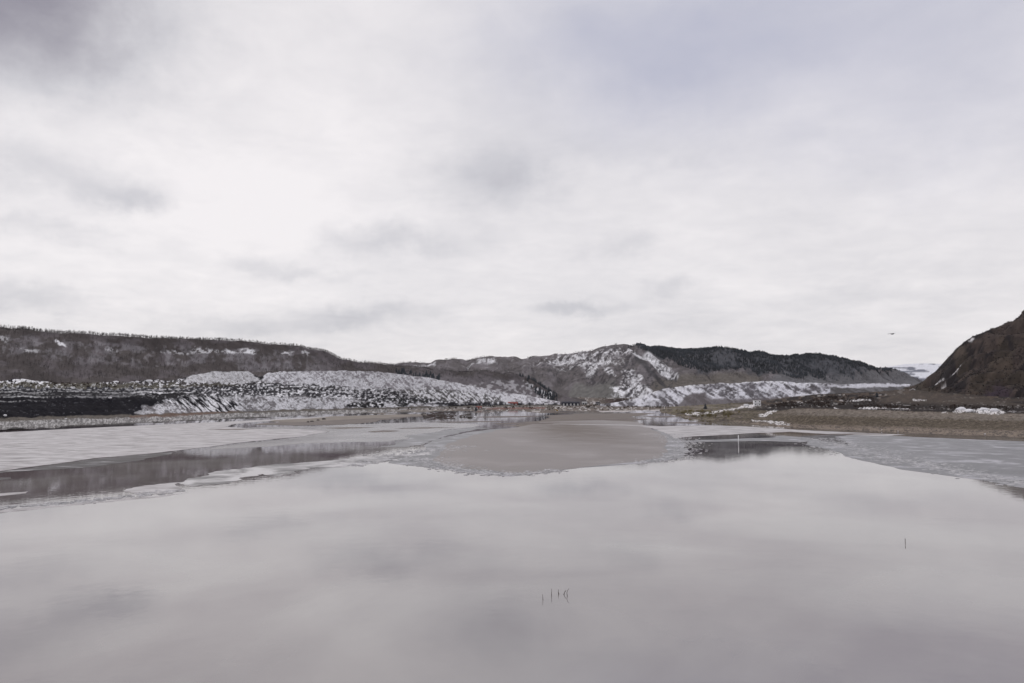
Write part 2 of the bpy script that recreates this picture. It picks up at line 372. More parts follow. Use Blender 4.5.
hill1 = loft('left_wooded_hill', [([(a,b+6,c-30) for a,b,c in FOOT1],6), (FOOT1,36), (mid1(.4,4),36), (mid1(.8,3),26), (RIDGE1,4), ([(a,b+2,c+120) for a,b,c in RIDGE1],6), ([(a,b+25,c+700) for a,b,c in RIDGE1],1)],
    col_hill1, step=.9, amp=5, nscale=.012, mat=T_HILL, x0=-450, x1=600, gully=8, gs=.012, seed=8, edge1=.1)

# --- spoil banks on the left shore
SHORE1 = [(-450,452,'z',-.2),(-200,441,'z',-.2),(0,431,'z',-.2),(100,426,'z',-.2),(200,421,'z',-.2),(300,416.5,'z',-.2),(400,413,'z',-.2),(470,411,'z',-.2),(560,410,'z',-.2)]
BERM1 = [(-450,441,'z',2.4),(-200,431,'z',2.4),(0,422.5,'z',2.4),(100,418.5,'z',2.4),(200,414.5,'z',2.4),(300,411.7,'z',2.4),(400,409,'z',1.5),(470,407.5,'z',1.5),(560,406.8,'z',1.5)]
TOE1 = [(-450,432,'z',4.5),(0,418.3,'z',4.5),(130,415,'z',4.5),(200,412.5,'z',4.5),(300,409.8,'z',4.5),(400,407.2,'z',4.5),(470,405.8,'z',4.5),(560,404.8,'z',4.5)]
def d1(x, add):
    return float(depth_at(x, np.interp(x, [q[0] for q in TOE1], [q[1] for q in TOE1]), 4.5))+add
SHELF = [(x,y,d1(x,32)) for x,y in [(-450,402),(0,397.5),(100,397),(145,398),(200,397.5),(250,397),(310,396),(350,398.5),(400,401.5),(440,403.5),(500,403.5),(560,403)]]
SHELF2 = [(x,y,d1(x,52)) for x,y in [(-450,396),(0,392),(145,393),(200,392.5),(300,391),(350,393.5),(400,397),(440,400),(500,401.5),(560,402)]]
LEDGE = [(x,y,d1(x,75)) for x,y in [(-450,388),(0,386.5),(100,387),(200,385.5),(260,384.5),(320,383.5),(380,387),(440,391),(500,397),(560,401.5)]]
TOP1 = [(x,y,d1(x,108)) for x,y in [(-450,383),(-60,381.5),(0,380.5),(20,380),(50,382),(60,383),(100,383),(120,382),(150,379.5),(172,381),(185,377),(200,373.2),(215,371.8),(248,371.8),(258,377),(262,376.5),(270,372.5),(285,371.2),(340,370.6),(375,371.5),(400,374),(430,378),(460,383.5),(500,391),(540,398),(560,401.3)]]
def col_bank1(PX, PY, X, Y, Z):
    c = base(PX, COAL)
    nf = fbm(PX*.55, PY*.75, 41, 4, .6); n = fbm(PX*.1, PY*.25, 42, 5)
    st = fbm((PX-PY*1.1)*.55, (PX+PY)*.11, 43, 4, .65); hz = fbm(PX*.035, PY*.9, 44, 4, .6)
    wx, wy = PX+(n-.5)*14, PY+(fbm(PX*.2,PY*.3,45,4)-.5)*6
    def zone(poly, dark, frac, tex, soft=1.5, snowc=SNOW, k=1.0):
        nonlocal c
        m = polymask(wx, wy, poly, soft)*k
        s = sstep(-.085, .085, tex-np.quantile(tex[::3,::3], 1-frac))
        cc = mixc(base(PX, dark), s, snowc); c = c*(1-m[...,None])+cc*m[...,None]
    mix1 = .5*nf+.5*st; mix2 = .65*nf+.35*hz
    G = (.045,.042,.045)
    zone([(-460,376),(130,378),(300,380),(560,396),(560,405),(440,404),(330,399),(200,397),(-460,404)], (.026,.024,.029), .09, mix2, 1.5)
    zone([(-460,389),(140,389.5),(240,391),(240,396),(140,397.5),(-460,400)], (.016,.015,.018), .16, .3*nf+.7*hz, 1)
    # olive ledge
    zone([(-460,378),(60,382),(150,382.5),(250,382),(250,386),(120,387.5),(-460,387.5)], OLIVE, .12, mix2, 1, (.5,.5,.5))
    zone([(100,381),(150,380),(200,380),(250,380.5),(340,383),(340,389),(200,388),(150,384.5),(100,384)], (.075,.067,.068), .34, nf, 1)
    zone([(-460,384),(70,384),(240,384.5),(240,386),(-460,387)], (.10,.092,.075), .06, nf, .8)
    zone([(-460,387),(60,387.5),(200,388),(200,390),(-460,390)], (.03,.03,.04), .24, nf, .8, (.5,.5,.52))
    # snowy mounds and upper slope
    zone([(184,380),(202,371),(250,370),(262,380),(250,383.5),(190,383)], (.33,.32,.33), .8, .5*nf+.5*st, 1.2, (.60,.60,.63))
    zone([(262,382),(268,372),(290,368),(400,368),(440,377),(500,388),(560,400),(560,404),(500,402),(440,397),(400,392),(330,387),(285,384)], (.27,.255,.275), .62, .45*nf+.3*st+.3*n, 1.5, (.68,.68,.72))
    zone([(255,383),(330,385),(380,392),(425,399),(435,404),(395,402),(320,396),(200,396),(200,388)], (.040,.038,.044), .30, .6*nf+.15*st+.25*hz, 1.5)
    zone([(275,386),(330,386.5),(420,390),(480,396),(480,397.5),(420,393),(330,389),(275,388.5)], (.05,.047,.05), .25, .5*nf+.5*hz, .6)
    zone([(400,388),(445,389),(500,397),(500,402),(450,402),(415,397)], (.11,.105,.105), .45, .5*st+.5*nf, 2)
    zone([(360,397),(385,398),(430,400),(430,402),(395,402)], (.03,.03,.03), .2, nf, 1)
    # lower snow face
    zone([(136,420),(141,406),(165,402),(205,402),(230,396.5),(300,396.5),(340,398),(370,401),(420,404),(450,406),(450,408),(300,412),(200,415)], (.21,.20,.21), .56, .45*nf+.25*st+.4*n, 1.2, (.68,.68,.72))
    zone([(158,400),(215,396),(240,404),(238,411),(210,413),(185,409)], COAL, .50, st, 2)
    zone([(-460,398),(132,398),(140,408),(134,420),(-460,424)], (.010,.009,.014), .02, mix2, 1.2, (.25,.25,.28))
    zone([(345,403.5),(360,402.3),(378,401.8),(385,405),(384,407.3),(345,407.5)], (.02,.018,.02), .2, nf, .8)
    zone([(390,405),(402,402.5),(412,403),(410,405.5)], (.02,.02,.02), .1, nf, .8)
    c = mixc(c, sstep(165,115,PX)*sstep(387.5,389.5,PY)*.72, (.013,.012,.016))
    for yy, xe, k_ in ((397.2,70,.55),(401.2,42,.45),(391.6,150,.5),(389.2,190,.45),(394.2,110,.35)):
        ln_ = np.exp(-((PY+(hz-.5)*1.5-yy)/.55)**2)*sstep(xe+25,xe-25,PX)*sstep(.44,.56,.5*nf+.5*hz); c = mixc(c, ln_*k_*1.3, (.60,.60,.62))
    # snow cap on the left plateau edge
    zone([(-460,379),(0,379),(25,379),(55,382),(56,383.5),(0,383),(-460,384)], (.6,.6,.62), .8, nf, .8)
    # berm: rusty foot, gravel, dark waterline
    toe = np.interp(PX, [q[0] for q in TOE1], [q[1] for q in TOE1]); sh = np.interp(PX, [q[0] for q in SHORE1], [q[1] for q in SHORE1])
    tt = (PY-toe)/(sh-toe)
    cb = base(PX, (.13,.115,.10)); cb = mixc(cb, sstep(.2,.35,tt), (.25,.24,.24))
    sp = fbm(PX*.7, PY*1.2, 47, 3, .7)
    cb = mixc(cb, sstep(.53,.60,sp)*sstep(.15,.35,tt)*.8, (.50,.49,.49)); cb = mixc(cb, sstep(.47,.42,sp)*.5, (.09,.085,.085))
    cb = mixc(cb, sstep(.80,.90,tt+.1*(n-.5)), (.07,.065,.065))
    m = sstep(-.10,.02,tt+.12*(nf-.5)); c = c*(1-m[...,None])+cb*m[...,None]
    rust = polymask(wx, PY+(nf-.5)*2, [(130,415.5),(220,411.5),(240,411),(200,415),(130,418)], 1); c = mixc(c, rust*.7, (.17,.105,.08))
    return c
bank1 = loft('left_spoil_bank', [([(a,b+2,'z',-2.0) for a,b,_,_ in SHORE1],2),(SHORE1,10),(BERM1,10),(TOE1,50),(SHELF,14),(SHELF2,18),(LEDGE,36),(TOP1,5),([(a,b+3,c+60) for a,b,c in TOP1],1),([(a,b+30,c+120) for a,b,c in TOP1],1)],
    col_bank1, step=.5, amp=2.2, nscale=.06, x0=-450, x1=560, gully=1.0, gs=.07, seed=12, edge1=1, edge0=.15)

# --- valley floor between shore and central hill
SHOREC = [(350,415,'z',-.2),(420,414.5,'z',-.2),(450,415.5,'z',-.2),(500,413.2,'z',-.2),(560,413.2,'z',-.2),(600,413.5,'z',-.2),(640,412.6,'z',-.2),(670,412,'z',-.2),(720,412,'z',-.2),(800,413,'z',-.2)]
def col_floor(PX, PY, X, Y, Z):
    c = base(PX, (.15,.125,.11)); n = fbm(PX*.12, PY*1.0, 51, 4, .6); hz = fbm(PX*.04, PY*1.6, 52, 4, .6); nf = fbm(PX*.5, PY*1.1, 53, 4, .6)
    c = mixc(c, sstep(.5,.6,hz)*.8, (.10,.09,.085)); c = mixc(c, sstep(.52,.6,n)*.6, (.22,.19,.17))
    c = mixc(c, sstep(.62,.66,nf)*sstep(413,410,PY)*.8, (.6,.58,.58))
    c = mixc(c, polymask(PX, PY+(n-.5)*3, [(440,399),(560,400),(560,406),(440,407)], 1.2)*.7, (.12,.12,.105))
    c = mixc(c, polymask(PX, PY+(n-.5)*2, [(600,400),(740,400),(740,406),(620,406)], 1.5)*.8, (.13,.095,.095))
    c = mixc(c, polymask(PX, PY+(n-.5)*1.5, [(350,410.5),(440,409.5),(440,413),(350,414)], .8)*.6, (.27,.245,.22))
    c = mixc(c, polymask(PX+(nf-.5)*8, PY+(nf-.5)*1, [(488,407.5),(545,407),(545,409),(488,409.2)], .5)*.7, (.20,.10,.085))
    for poly in ([(594,409.5),(602,411),(700,408.5),(740,407),(740,409),(690,411.5),(608,413.5),(600,412)], [(628,404.5),(700,403.8),(740,404.5),(740,406),(640,406)], [(655,411),(690,410),(690,412),(650,412.5)],
                 [(535,405),(548,405.3),(545,406.3),(535,406)], [(490,412),(510,412),(508,413.2),(492,413)], [(532,411),(540,411),(540,412.2),(532,412)], [(592,401.5),(600,402),(601,404),(597,404)], [(540,400.5),(556,399.5),(556,401.5),(542,402)]):
        c = mixc(c, polymask(PX+(nf-.5)*6, PY+(nf-.5)*1.2, poly, .45)*.85, (.56,.53,.53))
    return c
floor = loft('valley_floor', [([(a,b+1.5,'z',-2) for a,b,_,_ in SHOREC],2),(SHOREC,12),([(350,409.5,'z',1.5),(560,408.5,'z',1.5),(800,408.5,'z',1.5)],14),([(350,404.5,'z',5),(560,403.5,'z',6),(800,403.5,'z',6)],14),([(350,398,2750),(500,398,2550),(620,398.5,2350),(800,398,2500)],6),([(350,396,3100),(800,396,3100)],1)],
    col_floor, step=.7, amp=.9, nscale=.02, x0=350, x1=800, seed=14)

# --- snowy spoil bank right of centre
TOP3 = [(x,y,d) for x,y,d in [(600,404,2150),(640,398,2150),(655,391,2150),(668,388,2150),(690,384.5,2150),(720,383,2150),(745,382,2150),(775,381.5,2150),(800,383,2150),(850,384,2300),(880,382.5,2400),(905,384,2500),(940,388,2500),(980,394,2500)]]
def col_bank3(PX, PY, X, Y, Z):
    nf = fbm(PX*.5, PY*.6, 61, 4, .6); st = fbm((PX-PY*1.5)*.25, (PX+PY*1.5)*.05, 62, 4, .6); n = fbm(PX*.1, PY*.2, 63, 4)
    t = .40*nf+.60*st+.25*n
    c = mixc(base(PX, (.085,.078,.085)), sstep(-.10,.10,t-np.quantile(t,.50)), (.66,.66,.72))
    top = np.interp(PX, [q[0] for q in TOP3], [q[1] for q in TOP3])
    c = mixc(c, sstep(4,0,PY-top)*sstep(.48,.56,nf)*.8*sstep(860,800,PX), (.80,.80,.84))
    c = mixc(c, sstep(.52,.45,n)*.35, (.16,.15,.17))
    c = mixc(c, polymask(PX+(n-.5)*8, PY+(nf-.5)*3, [(680,404),(686,396),(694,392),(704,393),(712,399),(760,398.5),(820,396),(820,405),(660,406)], 1.2)*.9, (.115,.10,.105))
    c = mixc(c, polymask(PX, PY+(nf-.5)*3, [(830,386.5),(920,386),(960,392),(960,402),(830,402)], 1)*.85, (.075,.07,.07))
    c = mixc(c, polymask(PX+(n-.5)*8, PY+(nf-.5)*2, [(826,385.5),(880,383.2),(910,384.5),(905,386.2),(868,387.2),(830,387)], .5)*.8, (.66,.66,.72))
    return c
bank3 = loft('snowy_spoil_bank', [([(600,408,1900),(980,408,1900)],4),([(600,405,1950),(980,402,1950)],30),(TOP3,4),([(a,b+2,d+150) for a,b,d in TOP3],1),([(a,b+20,d+300) for a,b,d in TOP3],1)],
    col_bank3, step=.7, amp=3.5, nscale=.02, x0=600, x1=980, gully=4, gs=.02, seed=16)

# --- right shore: spit, embankment, bench
SHORE4 = [(655,411.5,'z',-.2),(668,413.5,'z',-.2),(680,417,'z',-.2),(692,419.5,'z',-.2),(720,422.3,'z',-.2),(760,426,'z',-.2),(800,428.8,'z',-.2),(850,431,'z',-.2),(900,433.3,'z',-.2),(960,436,'z',-.2),(1024,438.5,'z',-.2),(1500,452,'z',-.2)]
BEACH4 = [(655,410.8,'z',.8),(668,412.5,'z',.9),(692,416.5,'z',1),(720,419.5,'z',1.2),(760,422.5,'z',1.4),(800,424.5,'z',1.5),(850,426.5,'z',1.5),(900,428,'z',1.5),(960,429.8,'z',1.5),(1024,431,'z',1.5),(1500,440,'z',1.5)]
TOP4 = [(655,410,1450),(672,410.8,1210),(700,411.8,960),(730,411,850),(760,410.5,760),(782,410.5,700),(792,408.8,690),(830,408.8,650),(900,411,610),(960,412.5,585),(1024,413.5,560),(1500,420,420)]
BACK4 = [(655,409.2,1550),(700,408.5,1150),(740,405.5,1080),(752,406.5,1050),(790,406,820),(830,406,790),(900,408.3,700),(960,409,670),(1024,409.5,640),(1500,414,470)]
BENCH4 = [(655,408.4,1650),(700,406.5,1400),(750,403.8,1300),(790,401,1150),(830,399,1100),(880,400,1000),(930,403,800),(1024,405,720),(1500,408,540)]
FAR4 = [(655,407.4,1800),(700,405,1600),(750,402,1550),(800,396,1500),(820,394,1450),(850,393,1450),(880,391.5,1400),(905,389,1300),(935,392,1050),(1024,398,850),(1500,400,650)]
def col_bank4(PX, PY, X, Y, Z):
    c = base(PX, (.125,.105,.085)); nf = fbm(PX*.5, PY*1.0, 71, 4, .6); n = fbm(PX*.06, PY*.4, 72, 4); hz = fbm(PX*.05, PY*1.0, 73, 4, .6)
    c = mixc(c, sstep(.45,.6,hz)*.6, (.165,.135,.11)); c = mixc(c, sstep(.5,.6,n)*.5, (.095,.082,.058))
    be = np.interp(PX, [q[0] for q in BEACH4], [q[1] for q in BEACH4]); sh = np.interp(PX, [q[0] for q in SHORE4], [q[1] for q in SHORE4]); tp = np.interp(PX, [q[0] for q in TOP4], [q[1] for q in TOP4])
    c = mixc(c, sstep(0,1.5,PY-be+(nf-.5))*sstep(.4,.55,nf+.1)*.8, (.23,.19,.15)); c = mixc(c, sstep(1.6,.6,sh-PY)*.8, (.09,.075,.06))
    pb_ = fbm(PX*1.1, PY*2.2, 78, 3, .6); ff = (PY-tp)/(be-tp+1e-6); r7 = sstep(770,800,PX)
    c = mixc(c, r7*sstep(-.05,.1,ff)*sstep(.5,.35,ff+.25*(nf-.5))*.75, (.20,.175,.155)); c = mixc(c, r7*sstep(.35,.5,ff+.25*(nf-.5))*sstep(.95,.85,ff)*.8, (.105,.086,.067)); c = mixc(c, sstep(.92,1.0,ff)*sstep(2.0,1.6,PY-sh+2.2)*.6, (.24,.195,.165))
    c = mixc(c, sstep(.64,.70,pb_)*.5, (.06,.05,.04)); c = mixc(c, sstep(.33,.28,pb_)*.4, (.28,.24,.2))
    c = mixc(c, sstep(6,1,PY-tp)*sstep(780,800,PX)*.5*sstep(-1,0,PY-tp), (.21,.18,.155))
    # dark brush trough behind the embankment
    back = sstep(tp+.6, tp-.6, PY+(nf-.5)*1.6)*sstep(735,760,PX)
    c = mixc(c, back, (.020,.015,.014)); nb = fbm(PX*.25, PY*.8, 74, 4, .6)
    c = mixc(c, back*sstep(.50,.60,nb)*sstep(405,400,PY+(PX-900)*.02)*.9, (.085,.062,.048))
    c = mixc(c, back*sstep(.62,.68,hz*.5+nf*.5)*.8, (.35,.33,.32)); c = mixc(c, polymask(PX+(n-.5)*60, PY+(nf-.5)*3, [(872,392),(905,388),(935,391),(1000,399),(1024,403),(1024,406),(930,404.5),(880,402)], 3)*.65, (.085,.067,.055))
    c = mixc(c, sstep(770,700,PX)*sstep(.46,.58,nf)*.6, (.165,.145,.09)); c = mixc(c, sstep(775,740,PX)*sstep(.50,.42,.5*hz+.5*nf)*.75, (.060,.048,.040)); c = mixc(c, sstep(775,740,PX)*sstep(.58,.64,hz)*.5, (.24,.21,.19))
    WH = [[(700,413.5),(706,412.4),(722,409.6),(745,406.6),(745,407.6),(722,411),(710,414)], [(686,412.6),(700,412.4),(700,415.5),(686,415)], [(758,416),(764,413),(770,410.5),(777,409.6),(775,411.6),(766,416.5),(760,417)],
          [(752,420.2),(760,420.4),(785,421.6),(783,424),(770,423.8),(768,422.4),(752,421.4)], [(776,424),(790,423.4),(790,425.3),(778,425)], [(788,403.2),(806,402),(806,403.4),(795,404.2)], [(840,400.6),(856,399.3),(872,399.8),(872,400.8),(845,401.6)],
          [(953,412.4),(956,409.8),(962,409),(972,410),(974,409),(976,410.6),(971,412),(960,412.6)], [(974,412.4),(978,409),(986,407.4),(996,408.2),(1003,410.5),(1006,413),(998,414.2),(978,413.4)], [(1008,411),(1016,410.6),(1016,411.6),(1008,412)],
          [(942,412.8),(947,411.8),(947,413.2),(942,413.6)], [(912,399.6),(926,399.6),(926,400.6),(912,400.6)],[(858,407.2),(908,408),(908,409),(858,408.6)],[(742,405.4),(754,404),(754,407.5),(743,408)], [(834,407),(840,408.6),(834,408.6)]]
    nq = fbm(PX*.9, PY*1.8, 79, 3, .6)
    for w in WH: c = mixc(c, polymask(PX+(nf-.5)*6, PY+(nf-.5)*2.4, w, .45)*sstep(.36,.46,nq)*.95, (.72,.70,.71))
    c = mixc(c, polymask(PX, PY, [(1004,409),(1060,406),(1060,413),(1004,413.6)], .8)*.5, (.02,.015,.015))
    return c
bank4 = loft('right_embankment', [([(a,b+2,'z',-2) for a,b,_,_ in SHORE4],2),(SHORE4,14),(BEACH4,34),(TOP4,12),(BACK4,16),(BENCH4,16),(FAR4,3),([(a,b+4,d+200) for a,b,d in FAR4],1)],
    col_bank4, step=.6, amp=.7, nscale=.06, x0=655, x1=1500, seed=18, gully=.5, gs=.05, fade=(655,663), edge0=.6)

# --- steep dark hill on the right
RIDGE5 = [(870,399,1150),(890,395.5,1130),(905,391,1100),(915,386.5,1070),(925,380.5,1040),(935,374,1010),(943,367.5,990),(950,360.5,970),(957,353,950),(965,346.5,930),(972,341,910),(980,337,900),(990,331,890),(1002,325,880),(1012,319,870),(1020,313.5,860),(1024,310,860),(1060,286,830),(1200,225,760),(1500,140,650)]
FOOT5 = [(870,401,1000),(905,401,900),(940,403,800),(980,406,740),(1024,408,700),(1500,412,520)]
RIDGE5 = [(a,b-2,1.9*c) for a,b,c in RIDGE5]; FOOT5 = [(a,b,1.75*c) for a,b,c in FOOT5]
def col_hill5(PX, PY, X, Y, Z):
    c = base(PX, (.030,.023,.022)); st = fbm((PX+PY*1.1)*.16, (PX-PY*1.1)*.035, 81, 5, .6); nf = fbm(PX*.4, PY*.4, 82, 4, .6); n = fbm(PX*.05, PY*.05, 83, 4)
    c = mixc(c, sstep(.46,.6,st)*.7, (.050,.037,.034)); c = mixc(c, sstep(.50,.43,st)*.9, (.016,.012,.014))
    c = mixc(c, sstep(.54,.60,.5*nf+.5*st)*.5, (.08,.06,.052))
    c = mixc(c, sstep(.5,.62,n)*.4, (.075,.058,.042))
    c = mixc(c, polymask(PX, PY+(nf-.5)*8, [(880,388),(935,385),(975,398),(1000,409),(880,409)], 4)*.5, (.075,.062,.047))
    c = mixc(c, polymask(PX+(nf-.5)*10, PY+(nf-.5)*10, [(975,396),(1000,380),(1012,396),(1005,408),(965,408)], 5)*.7, (.045,.03,.045))
    for w in ([(950,371.5),(955,367),(961,363.5),(958,368),(952,372)], [(930,383.5),(943,375.5),(946,375.5),(936,382.5),(931,385.5)], [(941,382),(946,379.5),(945,381),(941,383)], [(968,344),(974,340.8),(975,342.5),(970,345.5)],
              [(906,390.5),(914,387.5),(915,388.5),(908,391.5)], [(918,389),(922,386.8),(922,388),(919,390)], [(1013,332),(1016,331.6),(1016,333),(1013,333)]):
        c = mixc(c, polymask(PX+(nf-.5)*3, PY+(nf-.5)*2, w, .7)*.9, (.72,.70,.72))
    return c
hill5 = loft('right_steep_hill', [([(a,b+5,c-40) for a,b,c in FOOT5],4),(FOOT5,90),(RIDGE5,4),([(a,b+2,c+60) for a,b,c in RIDGE5],4),([(a,b+30,c+400) for a,b,c in RIDGE5],1)],
    col_hill5, step=.8, amp=9, nscale=.012, mat=T_HILL, x0=870, x1=1500, gully=26, gs=.016, seed=20, edge1=.7)

# --- water and mud flats
def disc_grid(name, x0, x1, y0, y1, z, mat):
    o = mesh_np(name, [(x0,y0,z),(x1,y0,z),(x1,y1,z),(x0,y1,z)], [(0,1,2,3)], mat); o['kind'] = 'structure'; return o
disc_grid('river_water', -6000, 6000, -800, 6000, 0, M_WATER)
M_BED = plain('silty_ground', (.12,.11,.10), .95, .2, .01)
disc_grid('ground', -30000, 30000, -9000, 40000, -3, M_BED)

def ragged(pts, it=5, amp=.18, seed=0):
    """midpoint-displaced outline in world metres"""
    rr = random.Random(seed); P = [Vector(p) for p in pts]
    for k in range(it):
        Q = []
        for i in range(len(P)):
            a, b = P[i], P[(i+1) % len(P)]; d = b-a; Q.append(a)
            if d.length > 2.5:
                m = (a+b)/2+Vector((-d.y, d.x))*rr.uniform(-amp, amp)*(0.6 if k == 0 else 1); Q.append(m)
        P = Q
    return P
def sheet(name, px_pts, mat, label=None, cat=None, group=None, kind=None, z=.12, seed=1, amp=.12, it=5, bottom=-.3):
    P = ragged([on_plane(x, y, 0) for x, y in px_pts], it, amp, seed)
    cx = sum(p.x for p in P)/len(P); cy = sum(p.y for p in P)/len(P)
    z *= .4; bm = bmesh.new(); vs = [bm.verts.new((p.x-cx, p.y-cy, z)) for p in P]
    ed = [bm.edges.new((vs[i], vs[(i+1) % len(vs)])) for i in range(len(vs))]
    bmesh.ops.triangle_fill(bm, use_beauty=True, edges=ed)
    vb = [bm.verts.new((v.co.x, v.co.y, bottom)) for v in vs]
    for i in range(len(vs)):
        j = (i+1) % len(vs); bm.faces.new((vs[i], vb[i], vb[j], vs[j]))
    bmesh.ops.recalc_face_normals(bm, faces=bm.faces)
    for f in bm.faces:
        if abs(f.normal.z) > .9 and f.normal.z < 0: f.normal_flip()
    o = obj_bm(name, bm, mat); o.location = (cx, cy, 0); tag(o, label, cat, group, kind); return o
M_MUD = plain('wet_mud', (.125,.10,.09), .7, .3, .06)
M_MUDL = plain('tan_silt', (.22,.19,.165), .8, .25, .05)
M_SLAB = ice_mat('silty_core_ice', (.19,.166,.158), (.25,.225,.22), (.33,.305,.305), .03, .5, (.35,.68), .35)
n_, l_ = M_SLAB.node_tree.nodes, M_SLAB.node_tree.links; pb = n_['Principled BSDF']; src = pb.inputs['Base Color'].links[0].from_socket
tcn = n_.new('ShaderNodeTexCoord'); mpn = n_.new('ShaderNodeMapping'); l_.new(tcn.outputs['Object'], mpn.inputs[0])
mpn.inputs['Location'].default_value = (-.1, -.25, 0); mpn.inputs['Scale'].default_value = (1/62, 1/330, 0)
ln = n_.new('ShaderNodeVectorMath'); ln.operation = 'LENGTH'; l_.new(mpn.outputs[0], ln.inputs[0])
ns = n_.new('ShaderNodeTexNoise'); ns.inputs['Scale'].default_value = .03; ns.inputs['Detail'].default_value = 8; l_.new(tcn.outputs['Object'], ns.inputs[0])
ad = n_.new('ShaderNodeMath'); ad.operation = 'MULTIPLY_ADD'; l_.new(ns.outputs[0], ad.inputs[0]); ad.inputs[1].default_value = .7; l_.new(ln.outputs['Value'], ad.inputs[2])
mr_ = n_.new('ShaderNodeMapRange'); mr_.interpolation_type = 'SMOOTHSTEP'; l_.new(ad.outputs[0], mr_.inputs[0]); mr_.inputs[1].default_value = .45; mr_.inputs[2].default_value = 1.25
mxn = n_.new('ShaderNodeMix'); mxn.data_type = 'RGBA'; l_.new(mr_.outputs[0], mxn.inputs[0]); mxn.inputs[6].default_value = (.128,.101,.084,1); l_.new(src, mxn.inputs[7]); l_.new(mxn.outputs[2], pb.inputs['Base Color'])
sheet('mudflat', [(255,424.6),(285,421),(330,418),(380,416),(420,415.5),(430,416),(400,418.5),(370,422.5),(345,424.5),(300,425.6)], M_MUD, kind='structure', z=.25, seed=3)
sheet('mudflat', [(270,420.8),(330,416.5),(380,414.6),(425,414.2),(430,415),(400,417),(340,420),(290,422.3)], M_MUDL, kind='structure', z=.34, seed=4)
sheet('mudflat', [(322,428),(340,427.4),(360,427.2),(375,427.6),(340,428.8)], M_MUD, kind='structure', z=.18, seed=5)
sheet('mudflat', [(368,431.6),(385,430.4),(400,430.8),(392,431.8),(372,432.4)], M_MUD, kind='structure', z=.18, seed=6)
sheet('mudflat', [(545,416),(575,413.5),(640,413),(660,413.5),(640,416),(628,419),(640,421),(645,424),(600,427),(540,427),(500,426),(520,422),(548,419)], ice_mat('brown_silt_bar', (.11,.088,.075), (.145,.119,.103), (.19,.162,.143), .02, .6, (.35,.65), .3), kind='structure', z=.055, seed=7)
sheet('mudflat', [(490,423.4),(520,422.6),(560,422.8),(552,424),(500,424.4)], M_MUD, kind='structure', z=.2, seed=8)

for k, q in enumerate([[(430,422),(470,421.2),(510,421),(500,421.8),(450,422.6)], [(560,419.5),(600,418.8),(655,419),(640,420),(590,420.2)], [(205,430),(235,428.8),(262,428.8),(240,429.9)],
                       [(470,417),(500,416.2),(545,416),(530,417),(490,417.6)], [(640,416.4),(668,416),(690,417),(660,417.4)], [(660,422.6),(690,422),(715,422.8),(690,423.6)], [(395,428.6),(430,427.4),(455,427.2),(430,428.5)], [(800,434),(850,433.6),(890,434.4),(850,435)]]):
    sheet('mudflat', q, M_MUD, kind='structure', z=.16+.01*k, seed=50+k, amp=.2)
# --- river ice
sheet('ice_sheet', [(-450,458),(-200,444),(0,432.5),(100,427.5),(200,422.8),(260,420),(320,417),(370,415),(380,415.2),(330,418),(270,421),(235,424),(225,427),(250,428.5),(300,429.5),(330,431.5),(300,436.5),(262,440.5),(225,444.5),(192,448.6),(150,453.5),(95,458),(50,464.5),(0,471),(-200,498),(-450,520)], M_ICEW,
      'large pale ice sheet lying along the gravel bank on the left', 'ice sheet', z=.16, seed=21, amp=.05, it=6)
sheet('ice_sheet', [(-60,478),(0,471.6),(50,465.2),(96,458.6),(150,454),(192,449.2),(160,456),(125,462.5),(90,467),(50,469.6),(10,471.8)], M_ICEG,
      'dark wet rim of ice hanging off the lower edge of the big left sheet', 'ice sheet', z=.07, seed=22, amp=.10)
sheet('ice_floe', [(124,491),(134,487.5),(160,484),(180,482.5),(176,486),(182,489),(172,493),(150,494.5),(132,493.5)], M_ICEW, 'rounded white ice floe at the left end of the dark channel', 'ice floe', z=.12, seed=23, amp=.2)
sheet('ice_sheet', [(178,483),(200,477),(225,470.5),(255,466.5),(300,462.8),(340,459.5),(400,455),(440,448),(432,454),(400,458.4),(372,463),(345,467),(318,467.5),(300,470.5),(280,476),(262,474),(240,480),(222,484),(205,484.5),(190,487)], ice_mat('streaky_ice', (.10,.095,.10), (.36,.35,.36), (.55,.54,.55), .06, .5, (.40,.56), .4),
      'ragged streaky band of ice crossing the dark channel', 'ice sheet', z=.1, seed=24, amp=.2)
sheet('ice_sheet', [(-60,514),(0,510.5),(40,506),(90,501.5),(130,498),(165,495),(190,492),(180,494),(150,498),(110,502),(60,506.5),(20,511),(-60,519)], M_ICEW, 'thin grey ice skin at the near edge of the dark channel', 'ice sheet', z=.06, seed=25, amp=.2)
sheet('ice_floe', [(-20,494.5),(0,493.4),(28,491.6),(26,493.4),(0,495.8),(-20,497)], M_ICEW, 'narrow pale sliver of ice at the left frame edge', 'ice floe', z=.08, seed=26, amp=.15)
sheet('ice_floe', [(-20,479),(0,477.6),(11,477.6),(8,479.4),(-20,481)], M_ICEG, 'small grey scrap of ice at the left frame edge', 'ice floe', z=.08, seed=27, amp=.15)
sheet('ice_sheet', [(432,460),(440,452),(446,444),(470,436),(500,429.5),(540,422),(600,420),(640,422),(652,428),(660,434),(668,442),(668,451),(660,458),(640,461.5),(610,464.5),(585,467),(560,470),(535,473.4),(515,474),(495,471),(470,469),(445,466)], M_SLAB,
      'wide silty grey-brown ice slab in the middle of the river', 'ice sheet', z=.12, seed=28, amp=.05, it=6)
